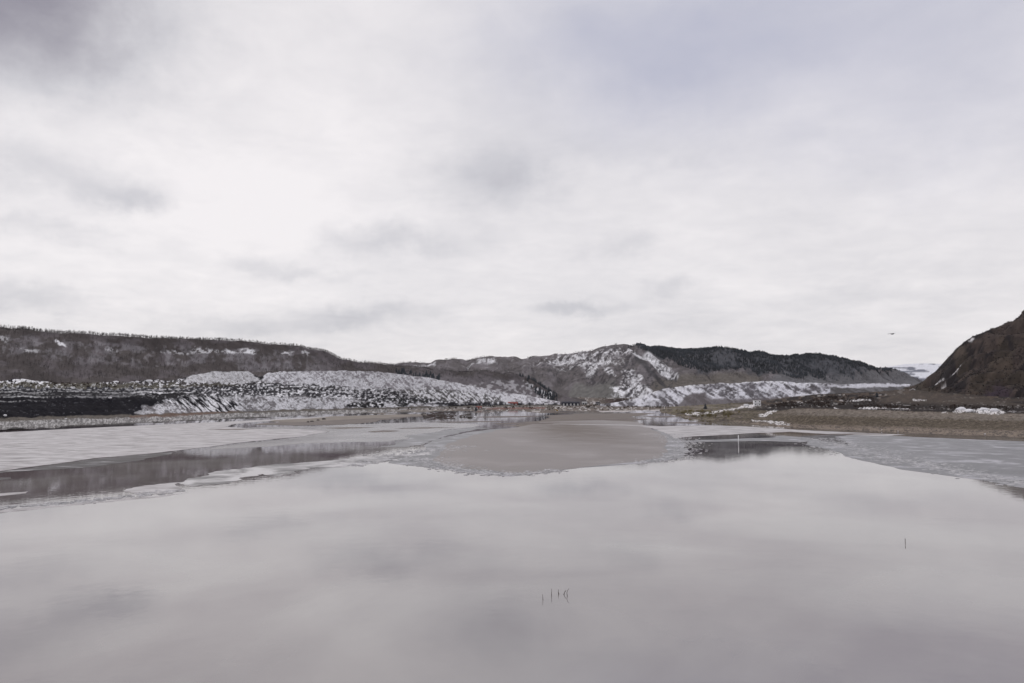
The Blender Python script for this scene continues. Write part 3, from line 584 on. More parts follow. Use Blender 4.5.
sheet('ice_sheet', [(388,463),(402,456),(425,450),(428,443),(450,436),(490,429.5),(540,425.5),(600,423.5),(640,425),(662,431),(678,438),(686,445),(688,452),(682,457.5),(660,461.5),(620,465),(585,467.5),(560,470.5),(530,474.5),(510,476.4),(480,474),(450,470),(420,466.5)], M_ICER,
      'paler thin ice rim showing round the silty grey-brown slab', 'ice sheet', z=.085, seed=34, amp=.06, it=6)
sheet('ice_sheet', [(405,447),(380,447),(410,438),(440,431),(475,427.4),(490,428.2),(450,435),(428,442)], M_ICER, 'pale curved strip of ice beside the silty slab', 'ice sheet', z=.07, seed=29, amp=.12)
sheet('ice_sheet', [(560,424),(620,424.6),(660,426.2),(705,425.2),(745,426.4),(800,430),(850,432.4),(905,434.8),(880,436),(830,434),(790,431.8),(750,433.2),(700,436),(672,438.4),(660,431.5),(640,426)], M_ICEW,
      'long pale tongue of ice below the grassy spit', 'ice sheet', z=.14, seed=30, amp=.06)
sheet('ice_sheet', [(246,427.5),(330,425.6),(420,422),(480,424.4),(476,427),(440,431),(410,438),(390,441.5),(340,442.4),(300,443.5),(250,447.6),(205,450),(215,446.8),(262,441.5),(300,437.5),(330,432)],
      ice_mat('thin_clear_ice', (.17,.16,.165), (.22,.21,.215), (.30,.29,.30), .02, .24, (.35,.65), .6), 'thin glassy grey ice between the big left sheet and the silty slab', 'ice sheet', z=.05, seed=35, amp=.12)
sheet('ice_sheet', [(668,441.2),(700,440),(740,438.6),(770,437.6),(782,435.6),(808,437.5),(822,440.8),(800,442.4),(770,441),(730,441.4),(690,442)], M_ICER,
      'thin grey ice strip dividing the dark pool beneath the spit', 'ice sheet', z=.08, seed=31, amp=.1)
sheet('ice_sheet', [(822,436),(860,434.5),(900,436.2),(960,439),(1024,441.5),(1200,448),(1500,460),(1500,560),(1200,514),(1060,494),(1024,488),(985,480.5),(940,474.5),(905,470),(880,464.5),(850,457.5),(828,449.5),(805,445),(812,440)], M_ICER,
      'broad mottled grey ice sheet along the right embankment', 'ice sheet', z=.12, seed=32, amp=.06, it=6)
sheet('ice_sheet', [(800,436.5),(826,435),(845,434.6),(835,437),(846,441.6),(850,445),(832,442),(818,439.6)], M_ICEG, 'dark ridged crack of rafted ice at the left end of the right sheet', 'ice sheet', z=.2, seed=33, amp=.18)

# broken ice along the sheet edges
def floes(name, path, n, spread, smin, smax, mat, seed, label, lift=.09):
    rr = random.Random(seed); V = []; Fc = []
    P = [(Vector(on_plane(x, y, 0)), s) for (x, y), s in path]
    Ls = [(P[i+1][0]-P[i][0]).length for i in range(len(P)-1)]
    for _ in range(n):
        i = rr.choices(range(len(Ls)), Ls)[0]; t = rr.random(); p = P[i][0].lerp(P[i+1][0], t); w = P[i][1]*(1-t)+P[i+1][1]*t
        d = (P[i+1][0]-P[i][0]).normalized(); q = p+Vector((-d.y, d.x))*rr.gauss(0, .45)*w*spread
        s = rr.uniform(smin, smax)*rr.uniform(.5, 1); k = rr.randint(5, 7); z = lift+rr.uniform(-.03, .06); b = len(V); a0 = rr.random()*6
        tx, ty = rr.uniform(-.04,.04), rr.uniform(-.04,.04)
        ring = [(math.cos(a0+6.283*j/k)*s*rr.uniform(.6,1.1), math.sin(a0+6.283*j/k)*s*rr.uniform(.6,1.1)) for j in range(k)]
        V.append((q.x, q.y, z+.02))
        V += [(q.x+x, q.y+y, z+x*tx+y*ty) for x, y in ring]; V += [(q.x+x, q.y+y, -.1) for x, y in ring]
        for j in range(k):
            m = (j+1) % k; Fc.append((b, b+1+j, b+1+m)); Fc.append((b+1+j, b+1+k+j, b+1+k+m)); Fc.append((b+1+j, b+1+k+m, b+1+m))
    o = mesh_np(name, V, Fc, mat); tag(o, label, 'broken ice', kind='stuff')
floes('broken_ice', [((350,466),6),((385,459),12),((430,450),16),((470,446),10)], 500, 1, .5, 1.6, M_FLOE, 41, 'small broken ice pieces drifting off the streaky band')
floes('broken_ice', [((420,458),14),((440,466),10),((480,472),8),((515,475),6),((560,470),5)], 700, 1, .4, 1.3, M_FLOE, 42, 'fine white ice crumbs along the left edge of the silty slab')
floes('broken_ice', [((668,434),14),((682,443),12),((685,452),9),((670,459),8),((630,463),5)], 900, 1, .4, 1.2, M_FLOE, 43, 'fine white ice crumbs along the right edge of the silty slab')
floes('broken_ice', [((820,438),14),((850,447),20),((890,458),16),((930,466),12),((985,476),9),((1040,487),8)], 1500, 1, .4, 1.5, M_FLOE, 44, 'speckled ice crumbs over the near edge of the right ice sheet')
floes('broken_ice', [((0,508),3),((60,504),4),((130,496),4),((180,490),4)], 260, 1, .3, 1.0, M_FLOE, 45, 'ice crumbs along the near edge of the dark channel')

# thin winter air
HZ = bpy.data.materials.new('haze'); HZ.use_nodes = True; hn = HZ.node_tree.nodes; hn.clear()
pv = hn.new('ShaderNodeVolumePrincipled'); pv.inputs['Color'].default_value = (.84,.87,.93,1); pv.inputs['Density'].default_value = 0.9e-5
ho = hn.new('ShaderNodeOutputMaterial'); HZ.node_tree.links.new(pv.outputs[0], ho.inputs['Volume'])
bm = bmesh.new(); bmesh.ops.create_cube(bm, size=1)
for v in bm.verts: v.co = Vector((v.co.x*80000, v.co.y*80000+10000, (v.co.z+.5)*560-4))
hz_o = obj_bm('haze', bm, HZ); hz_o['kind'] = 'stuff'

# ------------------------------------------------------------------ vegetation
def tpl_bare(seed, nb=13):
    rr = random.Random(seed); V = []; T = []
    def limb(a, b, w0, w1):
        a, b = Vector(a), Vector(b); d = (b-a).normalized(); s = d.cross(Vector((.3,.9,.1))).normalized(); u = d.cross(s); k = len(V)
        for c, w in ((a, w0), (b, w1)):
            for j in range(3):
                an = j*2.094; V.append(c+(s*math.cos(an)+u*math.sin(an))*w)
        for j in range(3):
            m = (j+1) % 3; T.append((k+j, k+m, k+3+m)); T.append((k+j, k+3+m, k+3+j))
    top = Vector((rr.uniform(-.05,.05), rr.uniform(-.05,.05), 1))
    limb((0,0,-.05), top*.55, .022, .014); limb(top*.55, top, .014, .003)
    for i in range(nb):
        h = .3+.62*i/nb; a = i*2.4+rr.random(); r = (.30-.2*(h-.3))*rr.uniform(.7,1.1)
        p = top*h; q = p+Vector((math.cos(a)*r, math.sin(a)*r, r*rr.uniform(.7,1.3)))
        limb(p, q, .010, .003)
        for s in (-1, 1):
            m = p.lerp(q, .5); a2 = a+s*.7
            limb(m, m+Vector((math.cos(a2)*r*.5, math.sin(a2)*r*.5, r*.55)), .006, .002)
    return np.array(V), np.array(T)
def tpl_spruce(seed):
    rr = random.Random(seed); V = [(0,0,1.0)]; T = []
    tiers = 5
    for k in range(tiers):
        zt, zb = 1-.17*k, 1-.17*k-.26; r = .045+.042*(k+1); n = 8; b = len(V); V.append((0,0,zt))
        for j in range(n):
            a = 6.283*j/n+rr.random()*.4; q = r*(1.15 if j % 2 else .65)*rr.uniform(.8,1.15); V.append((math.cos(a)*q, math.sin(a)*q, zb+rr.uniform(-.02,.02)))
        for j in range(n): T.append((b, b+1+j, b+1+(j+1) % n))
    b = len(V); V += [(.015,0,-.05),(-.01,.012,-.05),(-.01,-.012,-.05),(0,0,.5)]; T += [(b,b+1,b+3),(b+1,b+2,b+3),(b+2,b,b+3)]
    return np.array(V, float), np.array(T)
def tpl_shrub(seed):
    rr = random.Random(seed); V = []; T = []
    for i in range(22):
        a = rr.random()*6.28; r = rr.uniform(.2,.55); h = rr.uniform(.5,1); k = len(V); w = .03; x, y = math.cos(a), math.sin(a)
        V += [(x*.08-y*w, y*.08+x*w, -.05), (x*.08+y*w, y*.08-x*w, -.05), (x*r, y*r, h)]; T.append((k,k+1,k+2))
        m = (x*r*.5, y*r*.5, h*.5); a2 = a+rr.uniform(-1,1); k = len(V)
        V += [m, (m[0]+w*.8, m[1], m[2]-w), (m[0]+math.cos(a2)*.3, m[1]+math.sin(a2)*.3, m[2]+.3)]; T.append((k,k+1,k+2))
    return np.array(V, float), np.array(T)
BARE = [tpl_bare(s) for s in range(4)]; SPR = [tpl_spruce(s) for s in range(4)]; SHR = [tpl_shrub(s) for s in range(4)]
def scatter_pts(lf, dens, n, xr=(-140, 1160)):
    X, Y, Z = lf.X, lf.Y, lf.Z
    ax, ay, az_ = X[:-1,1:]-X[:-1,:-1], Y[:-1,1:]-Y[:-1,:-1], 0; bx, by, bz = X[1:,:-1]-X[:-1,:-1], Y[1:,:-1]-Y[:-1,:-1], Z[1:,:-1]-Z[:-1,:-1]
    area = np.abs(ax*by-ay*bx)
    PXc, PYc = lf.PX[:-1,:-1], lf.PY[:-1,:-1]
    w = area*dens(PXc, PYc)*(PXc > xr[0])*(PXc < xr[1]); tot = w.sum()
    i = RNG.choice(w.size, n, p=(w/tot).ravel()); r, c = np.unravel_index(i, w.shape)
    u, v = RNG.random(n), RNG.random(n)
    def bl(A): return A[r,c]*(1-u)*(1-v)+A[r,c+1]*u*(1-v)+A[r+1,c]*(1-u)*v+A[r+1,c+1]*u*v
    return np.stack([bl(X), bl(Y), bl(Z)], -1)
def forest(name, pts, tpls, h0, h1, mat, label, cat, wide=1.0):
    Vs, Ts, k = [], [], 0; n = len(pts); which = RNG.integers(0, len(tpls), n)
    for t, (V, T) in enumerate(tpls):
        P = pts[which == t]; m = len(P)
        if not m: continue
        s = RNG.uniform(h0, h1, m); a = RNG.uniform(0, 6.283, m); ca, sa = np.cos(a), np.sin(a)
        x = (V[None,:,0]*ca[:,None]-V[None,:,1]*sa[:,None])*s[:,None]*wide+P[:,0:1]
        y = (V[None,:,0]*sa[:,None]+V[None,:,1]*ca[:,None])*s[:,None]*wide+P[:,1:2]
        z = V[None,:,2]*s[:,None]+P[:,2:3]
        Vs.append(np.stack([x,y,z],-1).reshape(-1,3)); Ts.append((T[None]+(np.arange(m)*len(V))[:,None,None]).reshape(-1,3)+k); k += m*len(V)
    o = mesh_np(name, np.concatenate(Vs), np.concatenate(Ts), mat); tag(o, label, cat, kind='stuff'); return o
ridge1y = lambda PX: np.interp(PX, [q[0] for q in RIDGE1], [q[1] for q in RIDGE1])
def dens1(PX, PY):
    d = PY-ridge1y(PX); n = fbm(PX*.08, PY*.2, 91, 4)
    return np.where(d < 7, 1.4, np.where(d > 24, 1.3, .45+.8*sstep(.42,.6,n)))*sstep(384.5,382,PY+np.clip((400-PX)*.005,0,2))*(PX < 545)
forest('bare_forest', scatter_pts(hill1, dens1, 26000), BARE, 3, 6, M_BARK, 'leafless grey-brown woodland covering the left hill', 'forest', 1.2)
def dens2s(PX, PY):
    n = fbm(PX*.07, PY*.14, 92, 4)
    return polymask(PX, PY, [(634,340),(700,340),(860,352),(900,372),(860,375),(790,376),(750,371),(700,368),(684,368),(664,355),(640,350)], 2)*(.12+sstep(.42,.56,n)+.8*(PY < np.interp(PX, [q[0] for q in RIDGE2], [q[1] for q in RIDGE2])+3))
forest('spruce_forest', scatter_pts(hill2, dens2s, 12500), SPR, 7, 14, M_SPRUCE, 'dark spruce wood on the right flank of the central hill', 'forest', 1.3)
def dens2b(PX, PY):
    n = fbm(PX*.1, PY*.2, 93, 4)
    return sstep(.42,.55,n)*(1-polymask(PX, PY, [(535,370),(560,350),(625,345),(690,372),(680,402),(600,402),(590,380)], 2)*.8)*sstep(384,378,PY+(PX-860)*0)
forest('bare_forest', scatter_pts(hill2, dens2b, 9000), BARE, 5, 9, M_BARK, 'thin leafless woodland on the central hill', 'forest', 1.4)
forest('spruce_forest', scatter_pts(hill1, lambda X, Y: polymask(X, Y, [(520,376),(536,380),(560,398),(548,402),(536,392)], 2)+.8*polymask(X,Y,[(393,370),(440,378),(440,384),(410,380),(394,375)],1.5), 420, ), SPR, 8, 16, M_SPRUCE, 'dark spruces in the gully at the end of the left hill', 'forest', 1.3)
forest('bare_forest', scatter_pts(hill5, lambda X, Y: .5+1.0*sstep(.42,.6,fbm((X+Y*1.1)*.12,(X-Y)*.04,94,4)), 12000), SHR, 1.2, 3.6, M_BARKR, 'low dark brush on the steep right hill', 'brush', 1.3)
forest('brush', scatter_pts(bank4, lambda X, Y: sstep(.45,.55,fbm(X*.15,Y*.6,95,4))*polymask(X,Y,[(765,408),(780,404),(800,400),(820,397),(845,395.5),(872,397),(876,404),(900,405),(1024,406.5),(1160,409),(1160,413),(1024,410.5),(900,408.8),(830,407.4)],.6), 1100), SHR, 1.0, 3.0, M_SCRUB, 'dark tangled brush behind the right embankment', 'brush', 1.5)
forest('willow_scrub', scatter_pts(bank4, lambda X, Y: polymask(X,Y,[(676,411),(690,411),(712,412),(740,412),(735,417),(712,418),(694,417)],1)*sstep(.45,.6,fbm(X*.2,Y*.6,96,4)), 260), SHR, 1, 3.2, M_WILLOW, 'yellow-green willow scrub on the point of the spit', 'scrub', 1.4)
forest('brush', scatter_pts(floor, lambda X, Y: sstep(.5,.6,fbm(X*.1,Y*1.2,97,4))*sstep(411,408,Y)*(X<745), 1500), SHR, 2, 5, M_SCRUB, 'low winter scrub scattered over the valley floor', 'brush', 1.8)
forest('brush', scatter_pts(bank1, lambda X, Y: polymask(X,Y,[(-140,380),(60,383),(260,383),(260,386.5),(-140,387)],.6)+1.2*polymask(X,Y,[(100,380),(340,382),(430,392),(430,400),(330,392),(100,386)],.6)*sstep(.5,.6,fbm(X*.3,Y*.5,98,3)), 1300), SHR, 1, 3, M_SCRUB, 'low dark brush along the ledge of the left bank', 'brush', 1.5)

def tpl_stone(seed):
    rr = random.Random(seed); V = [(0,0,.5)]+[(math.cos(j*1.05)*rr.uniform(.6,1.1), math.sin(j*1.05)*rr.uniform(.6,1.1), rr.uniform(.0,.2)) for j in range(6)]
    V += [(x*.9, y*.9, -.4) for x, y, z in V[1:]]; T = []
    for j in range(6):
        m = (j+1) % 6; T += [(0,1+j,1+m), (1+j,7+j,7+m), (1+j,7+m,1+m)]
    return np.array(V), np.array(T)
STN = [tpl_stone(k) for k in range(4)]
forest('stones', scatter_pts(bank4, lambda X, Y: sstep(.4,.6,fbm(X*.2,Y*.8,101,4))*polymask(X,Y,[(700,418),(760,422),(800,424),(900,428),(1024,431),(1160,436),(1160,441),(1024,438),(900,433),(800,428.6),(700,420)],.5), 1500), STN, .25, .75, M_ROCK, 'loose stones strewn along the right waterline', 'stones', 1)
forest('stones', scatter_pts(bank4, lambda X, Y: sstep(.5,.6,fbm(X*.12,Y*.5,102,4))*(X>735)*(Y<427)*(Y>407), 1300), STN, .2, .7, M_WOOD, 'dark clods and debris scattered over the right embankment', 'debris', 1)
forest('stones', scatter_pts(bank1, lambda X, Y: polymask(X,Y,[(-140,425),(0,419),(200,413),(400,407.5),(500,406),(500,410),(400,412.5),(200,420),(0,430),(-140,438)],.5), 1800), STN, .3, 1.1, M_ROCK, 'loose stones on the gravel berm of the left bank', 'stones', 1)

def tree_things(lf, spots, tpls, mat, name, label, group, h, wide=1.2, cat='tree'):
    meshes = []
    for V, T in tpls:
        o = mesh_np(name, V, T, mat); meshes.append(o.data); bpy.data.objects.remove(o)
    for i, (px, py) in enumerate(spots):
        s = random.uniform(*h); o = bpy.data.objects.new(name, meshes[i % len(meshes)]); COL.objects.link(o)
        o.location = locate(lf, px, py); o.scale = (s*wide, s*wide, s); o.rotation_euler = (0,0,random.uniform(0,6.28)); tag(o, label, cat, group)
xs = np.sort(RNG.uniform(0, 360, 150))
tree_things(hill1, [(x, float(ridge1y(x))+random.uniform(0,1.2)) for x in xs], BARE, M_BARK, 'bare_tree', 'leafless tree standing on the skyline of the left hill', 'bare trees along the skyline of the left hill', (3,5.5), 1.4)
rx = [q[0] for q in RIDGE2]; ryy = [q[1] for q in RIDGE2]
xs = np.sort(RNG.uniform(628, 850, 120))
tree_things(hill2, [(x, float(np.interp(x, rx, ryy))+.3) for x in xs], SPR, M_SPRUCE, 'spruce_tree', 'dark spruce on the skyline of the central hill', 'spruces along the skyline of the central hill', (7,14), 1.2)

# ------------------------------------------------------------------ built things
def box(bm, x0, x1, y0, y1, z0, z1):
    v = [bm.verts.new(p) for p in ((x0,y0,z0),(x1,y0,z0),(x1,y1,z0),(x0,y1,z0),(x0,y0,z1),(x1,y0,z1),(x1,y1,z1),(x0,y1,z1))]
    for f in ((3,2,1,0),(4,5,6,7),(0,1,5,4),(1,2,6,5),(2,3,7,6),(3,0,4,7)): bm.faces.new([v[i] for i in f])
def bx(name, mat, parent, *bs):
    bm = bmesh.new()
    for b in bs: box(bm, *b)
    return obj_bm(name, bm, mat, parent)
def gable(bm, x0, x1, y0, y1, z0, z1, ov=.6):
    ym = (y0+y1)/2; y0 -= ov; y1 += ov; x0 -= ov; x1 += ov
    P = [(x0,y0,z0),(x0,ym,z1),(x0,y1,z0),(x1,y0,z0),(x1,ym,z1),(x1,y1,z0)]
    v = [bm.verts.new(p) for p in P]+[bm.verts.new((p[0],p[1],p[2]+.35)) for p in P]
    for f in ((0,3,4,1),(1,4,5,2),(6,7,10,9),(7,8,11,10),(0,1,7,6),(1,2,8,7),(3,9,10,4),(4,10,11,5),(0,6,9,3),(2,5,11,8)): bm.faces.new([v[i] for i in f])
def shed(loc, w, d, h, wall, roof, label, cat, ndoor=4, rz=0, name='shed'):
    t = empty(name, loc, rz, label=label, cat=cat)
    bm = bmesh.new(); box(bm, -w/2, w/2, -d/2, d/2, -2, h); b = len(bm.verts)
    for s in (-1, 1):
        v = [bm.verts.new(p) for p in ((s*w/2, -d/2, h), (s*w/2, d/2, h), (s*w/2, 0, h+d*.18))]; bm.faces.new(v)
    obj_bm('wall', bm, wall, t); bm = bmesh.new(); gable(bm, -w/2, w/2, -d/2, d/2, h, h+d*.18+.1); obj_bm('roof', bm, roof, t)
    for i in range(ndoor):
        x = -w/2+w*(i+.5)/ndoor; bx('door', M_OFFW if wall is not M_OFFW else M_DARK, t, (x-w/ndoor*.22, x+w/ndoor*.22, -d/2-.15, -d/2-.02, 0, h*.72))
    return t
p = locate(floor, 570.5, 405.6); shed(p, 48, 16, 8, M_DARK, M_DARK, 'long black shed on the far shore below the central hill', 'shed', 5)
p = locate(floor, 584.5, 404.3); shed(p, 15, 9, 6, M_OFFW, M_OFFW, 'small pale building just right of the long black shed', 'building', 2)
p = locate(floor, 511, 406); shed(p, 36, 14, 7.5, M_RED, M_RED, 'low red building on the far shore under the snowy slope', 'building', 4)
p = locate(floor, 519.7, 405.4); shed(p, 8, 7, 7, M_WHITE, M_WHITE, 'tiny white hut at the right end of the low red building', 'hut', 1)
for px_, py_, w_, h_, m_, lb in ((546,405.6,9,4.5,M_WHITE,'small white cabin left of the long black shed'), (598,405,12,7,M_DARK,'squat dark building two along from the long black shed'), (491,406.6,10,4,M_DARK,'low dark hut left of the low red building'),
                                 (609,405.2,9,4,M_OFFW,'lone grey cabin at the foot of the scree gully'), (479,408.5,12,3.6,M_RED,'rust-red container behind the driftwood pile')):
    shed(locate(floor, px_, py_), w_, 6, h_, m_, m_, lb, 'hut', 2)
# two-storey white site office
p = locate(bank4, 757, 406.2); t = empty('site_office', p, R(-4), 1.25, label='white two-storey site office standing on the spit', cat='site office')
bx('wall', M_WHITE, t, (-3.6,3.6,-3,3,-1,2.9), (-3.6,3.6,-3,3,3.2,6.2)); bx('floor_band', M_DARK, t, (-3.5,3.5,-2.9,2.9,2.9,3.2)); bx('roof', M_OFFW, t, (-3.8,3.8,-3.2,3.2,6.2,6.45))
for z in (1.1, 4.3):
    for x in (-2.2, 2.2):
        w = bx('window', M_OFFW, t, (x-.7,x+.7,-3.08,-3.005,z,z+1.2)); bx('pane', M_GLASS, w, (x-.6,x+.6,-3.12,-3.085,z+.1,z+1.1))
d_ = bx('door', M_OFFW, t, (-.5,.5,-3.08,-3.005,0,2.1)); bx('handle', M_DARK, d_, (.3,.4,-3.16,-3.09,1,1.15))
p = locate(bank4, 747, 406.5); t = empty('parked_truck', p, R(10), label='white box truck parked left of the two-storey site office', cat='truck')
bx('cargo_box', M_WHITE, t, (-3.8,1.2,-1.2,1.2,.9,3.4)); bx('cab', M_WHITE, t, (1.35,3.3,-1.1,1.1,.6,2.6)); bx('windscreen', M_GLASS, t, (3.31,3.35,-.95,.95,1.6,2.4)); bx('chassis', M_DARK, t, (-3.7,3.2,-.5,.5,.5,.88))
for x in (-2.6, 2.4):
    for y in (-1.0, 1.0):
        bm = bmesh.new(); bmesh.ops.create_cone(bm, cap_ends=True, segments=14, radius1=.48, radius2=.48, depth=.3, matrix=Matrix.Translation((x,y,.48)) @ Matrix.Rotation(R(90),4,'X')); obj_bm('wheel', bm, M_RUBBER, t)
def tube(bm, a, b, r0, r1, n=6):
    a, b = Vector(a), Vector(b); d = b-a; m = Matrix.Translation((a+b)/2) @ d.to_track_quat('Z','Y').to_matrix().to_4x4()
    bmesh.ops.create_cone(bm, cap_ends=True, segments=n, radius1=r0, radius2=r1, depth=d.length, matrix=m)
def excavator(loc, rz, body, label, s=1):
    t = empty('excavator', loc, rz, s, label=label, cat='excavator')
    for y in (-1.3, 1.3):
        bm = bmesh.new(); box(bm, -2, 2, y-.35, y+.35, 0, .9); bmesh.ops.bevel(bm, geom=bm.edges[:], offset=.25, segments=2, affect='EDGES'); obj_bm('track', bm, M_RUBBER, t)
    bm = bmesh.new(); box(bm, -2.6, 1.6, -1.4, 1.4, .95, 2.1); bmesh.ops.bevel(bm, geom=bm.edges[:], offset=.12, segments=1, affect='EDGES'); obj_bm('body', bm, body, t)
    c = bx('cab', body, t, (.1,1.5,.3,1.4,2.12,3.3)); bx('pane', M_GLASS, c, (.25,1.35,.27,.295,2.3,3.15))
    bm = bmesh.new(); tube(bm, (1.2,-.3,1.9), (4.2,-.3,4.6), .38, .28); tube(bm, (4.2,-.3,4.6), (6.6,-.3,3.2), .28, .22); obj_bm('boom', bm, body, t)
    bm = bmesh.new(); tube(bm, (6.6,-.3,3.2), (6.2,-.3,1.0), .24, .16); obj_bm('arm', bm, body, t); bx('bucket', M_DARK, t, (5.4,6.5,-.9,.3,.2,1.1))
    return t
excavator(locate(floor, 527, 405.2), R(200), M_DARK, 'black excavator working right of the tiny white hut', 1.1)
excavator(locate(bank1, 10.5, 382.3), R(8), M_DARK, 'black excavator on the snowy lip above the coal-dark bank', .85)
excavator(locate(floor, 557, 411.2), R(160), M_YEL, 'muddy yellow excavator near the shore below the long black shed', .8)

def post(loc, h, r, mat, label, cat='post', cap=None):
    t = empty('marker_post', loc, label=label, cat=cat)
    bm = bmesh.new(); tube(bm, (0,0,-1.0), (0,0,h), r, r*.9, 10); obj_bm('pole', bm, mat, t, True)
    bm = bmesh.new(); tube(bm, (0,0,h+.005), (0,0,h+.25), r*1.15, r*.6, 10); obj_bm('cap', bm, cap or mat, t, True)
x, y = on_plane(738.5, 444); post((x, y, 0), 4.6, .24, M_WHITE, 'tall white post standing in for a reflected streak in the dark pool below the spit')  # solid post added in place of a white reflection streak on the water
post(locate(floor, 664, 410.2), 8, .45, M_WHITE, 'pale post on the far shore just left of the spit')
post(locate(floor, 631.5, 411), 7, .4, M_WHITE, 'pale post on the far shore at the foot of the scree gully')
x, y = on_plane(905.3, 543.5); post((x, y, 0), .62, .05, M_WOOD, 'short dark stake poking out of the still water on the right')

# trees and shrubs one can point at
def tree_parts(loc, h, kind, label, cat, name, wide=1.2, mat=None):
    t = empty(name, loc, random.random()*6, label=label, cat=cat)
    V, T = {'s': SPR, 'b': BARE, 'r': SHR}[kind][random.randrange(4)]
    V = V.copy(); V[:, :2] *= wide; V = V*h
    o = mesh_np('crown', V, T, mat or {'s': M_SPRUCE, 'b': M_BARK, 'r': M_SCRUB}[kind]); o.parent = t
    bm = bmesh.new(); tube(bm, (0,0,-.3), (0,0,h*.5), h*.03, h*.012, 6); o = obj_bm('trunk', bm, M_WOOD, t)
tree_parts(locate(bank4, 705.5, 409.5), 8.5, 's', 'dark bushy spruce alone on the neck of the spit', 'tree', 'spruce_tree', 1.6)
tree_parts(locate(bank4, 877, 397.5), 8, 's', 'dark round-topped spruce on the far bench right of the brush pile', 'tree', 'spruce_tree', 2)
tree_parts(locate(bank4, 821.5, 398), 5, 'r', 'rusty yellow bush at the left end of the dark brush mound', 'shrub', 'shrub', 1.6, M_WILLOW)
tree_parts(locate(floor, 476, 411), 9, 's', 'dark spruce on the shore by the driftwood pile', 'tree', 'spruce_tree', 1.6)
tree_parts(locate(hill5, 975, 341), 7, 'b', 'bare tree at the shoulder of the steep right hill', 'tree', 'bare_tree')
for px, lab in ((1003, 'bare tree high on the ridge of the steep right hill, left of the crest'), (1021, 'bare tree on the crest of the steep right hill at the frame edge')):
    tree_parts(locate(hill5, px, float(np.interp(px, [q[0] for q in RIDGE5], [q[1] for q in RIDGE5]))), 6, 'b', lab, 'tree', 'bare_tree')

def rock_mesh(seed, flat=.6):
    rr = random.Random(seed); bm = bmesh.new(); bmesh.ops.create_icosphere(bm, subdivisions=2, radius=1)
    for v in bm.verts:
        v.co *= 1+.35*(rr.random()-.5); v.co.z *= flat
    return bm
ROCKS = []
for s in range(4):
    o = obj_bm('boulder', rock_mesh(s), M_ROCK); ROCKS.append(o.data); bpy.data.objects.remove(o)
def rocks(spots, label, group, smin, smax, name='boulder', cat='boulder', mat=None):
    ms = ROCKS
    if mat:
        ms = [m.copy() for m in ROCKS]
        for m in ms: m.materials[0] = mat
    for i, p in enumerate(spots):
        s = random.uniform(smin, smax); o = bpy.data.objects.new(name, ms[i % 4]); COL.objects.link(o); o.location = (p[0], p[1], p[2]+s*.2)
        o.scale = (s*random.uniform(.8,1.5), s*random.uniform(.8,1.3), s); o.rotation_euler = (0,0,random.random()*6); tag(o, label, cat, group)
def pl(x, y, z=.2): a, b = on_plane(x, y); return (a, b, z)
rocks([pl(312,421.8), pl(308,422.4), pl(318,420.6), pl(324,419.6)], 'dark clod of earth on the brown mud flat', 'earth clods on the mud flat', 1.2, 2.4)
rocks([pl(random.uniform(422,470), random.uniform(414.3,418)) for _ in range(26)], 'dark boulder in the rubble at the tip of the far shore', 'boulders in the far shore rubble', 1.2, 2.6)
rocks([pl(475,417.6)], 'white snow-capped boulder at the right end of the rubble', None, 1.8, 1.9, mat=M_SNOW)
rocks([tuple(locate(bank4, x, y)) for x, y in ((898,431.8),(882,430.6),(985,434.2))], 'pale stone at the waterline of the right embankment', 'pale stones along the right waterline', .35, .8, mat=M_SNOW)
rocks([tuple(locate(bank1, x, y)) for x, y in ((66,418.5),(5,416),(110,398.5))], 'snow-covered boulder on the coal-dark left bank', 'snow-covered boulders on the left bank', 1.4, 2.0, mat=M_SNOW)
rocks([tuple(locate(bank1, x, y)) for x, y in ((116,381),(137,381.6),(149,381))], 'white snow heap on top of the left bank', 'snow heaps on top of the left bank', 1.8, 4, 'snow_heap', 'snow heap', M_SNOW)
rocks([tuple(locate(bank4, x, y)) for x, y in ((961,410.6),(984,410),(994,411.2),(970,411.2))], 'white snow heap on the rim of the right embankment', 'snow heaps on the right rim', 2.2, 3.6, 'snow_heap', 'snow heap', M_SNOW)
bm = bmesh.new(); tube(bm, (-3,0,.2), (3,.6,.6), .32, .16, 7); tube(bm, (1,.2,.4), (2,1.6,1.5), .12, .04, 5); tube(bm, (-1,0,.4), (-.4,-1,1.6), .1, .03, 5)
o = obj_bm('driftwood_log', bm, M_WOOD); lm = o.data; bpy.data.objects.remove(o)
for i in range(34):
    o = bpy.data.objects.new('driftwood_log', lm); COL.objects.link(o); o.location = pl(random.triangular(420,466,440), random.uniform(413.8,418.4), random.uniform(.1,1.4))
    o.rotation_euler = (random.uniform(-.25,.25), random.uniform(-.3,.3), random.uniform(-.9,.9)); s = random.uniform(.9,2.0); o.scale = (s,s,s*1.2)
    tag(o, 'weathered log in the driftwood pile at the tip of the far shore', 'log', 'driftwood logs on the far shore tip')

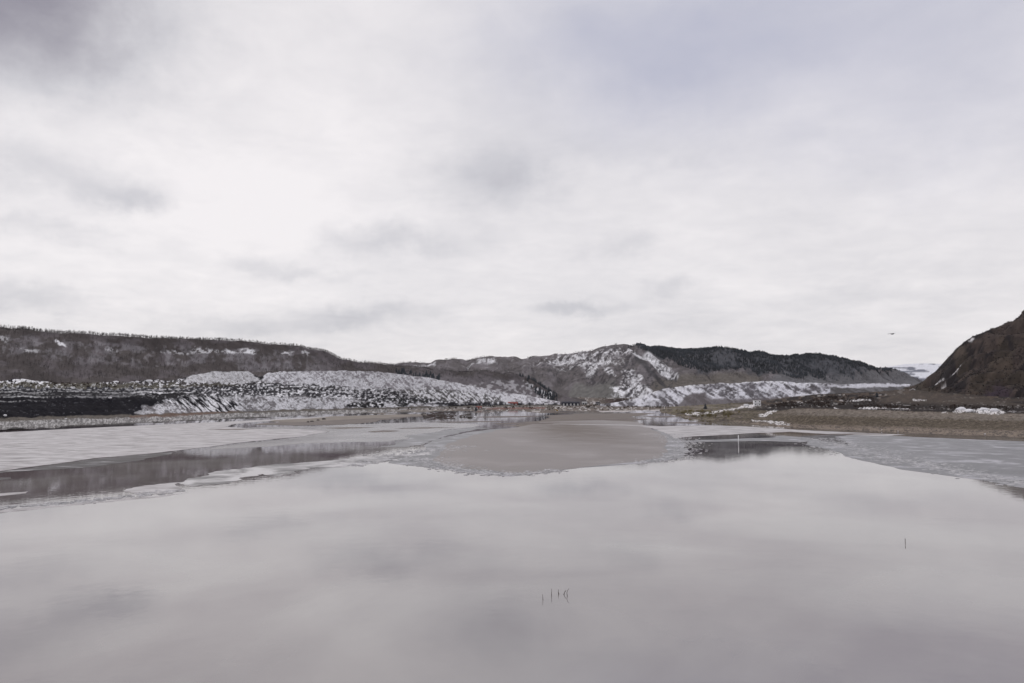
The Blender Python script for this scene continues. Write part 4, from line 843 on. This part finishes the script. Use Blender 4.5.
# reeds in the near water
def stalk(px, py, h, lean, bends, label, n=1):
    x, y = on_plane(px, py); t = bmesh.new()
    for k in range(n):
        a = Vector((k*.12, k*.05, -.25)); d = Vector((lean[0]+k*.25*(-1)**k, lean[1], 1)).normalized()
        p = a
        for j in range(4):
            q = p+(d+Vector((bends*j*.25, 0, -.06*j))).normalized()*h/4*(1-.15*k); tube(t, p, q, .05-.008*j, .042-.008*j, 5); p = q
    o = obj_bm('twig', t, M_WOOD); o.location = (x, y, 0); tag(o, label, 'twig'); return o
stalk(543, 600, .95, (-.05,0), 0, 'leftmost and lowest thin dark stalk in the still foreground water')
stalk(551.5, 596, 1.15, (.02,0), 0, 'straight upright dark stalk, second from the left in the foreground water')
stalk(559, 594, .85, (-.25,0), .5, 'short crooked stem in the middle of the foreground twigs', 2)
stalk(563, 594.5, .9, (.35,0), .3, 'forked stem with crossing tips in the foreground twigs', 2)
stalk(568.5, 596, 1.3, (-.55,0), 1.4, 'tallest bent stalk at the right of the foreground twigs')

# bird
x, y, z = world_of(892, 334, 125.0)
t = empty('bird', (x, y, z), R(20), label='small dark bird flying in the sky above the right valley', cat='bird')
me = bpy.data.meshes.new('body'); bm = bmesh.new(); bmesh.ops.create_uvsphere(bm, u_segments=14, v_segments=10, radius=1)
for v in bm.verts:
    xx = v.co.x; v.co = Vector((xx*.32, v.co.y*.09*(1-.35*xx*xx), v.co.z*.09))
    if xx < -.6: v.co.z *= .4; v.co.y *= 1.6
M_BIRD = plain('bird_feathers', (.03,.03,.032), .8)
bd = obj_bm('body', bm, M_BIRD, t, True)
bm = bmesh.new(); bmesh.ops.create_uvsphere(bm, u_segments=10, v_segments=8, radius=.065, matrix=Matrix.Translation((.33,0,.03))); tube(bm, (.38,0,.03), (.47,0,.01), .022, .004, 6); obj_bm('head', bm, M_BIRD, t, True)
for s in (-1, 1):
    bm = bmesh.new(); st = [(.06,.16,0,0), (.32,.15,.12,.02), (.62,.09,.10,-.06), (.80,.02,.04,-.14)]; prev = None
    for yy, ch, zz, xo in st:
        cur = [bm.verts.new((xo+ch, s*yy, zz)), bm.verts.new((xo-ch, s*yy, zz-.01)), bm.verts.new((xo-ch, s*yy, zz-.02)), bm.verts.new((xo+ch, s*yy, zz-.025))]
        if prev:
            for j in range(4): bm.faces.new((prev[j], prev[(j+1)%4], cur[(j+1)%4], cur[j]))
        prev = cur
    bmesh.ops.recalc_face_normals(bm, faces=bm.faces); obj_bm('wing', bm, M_BIRD, t)
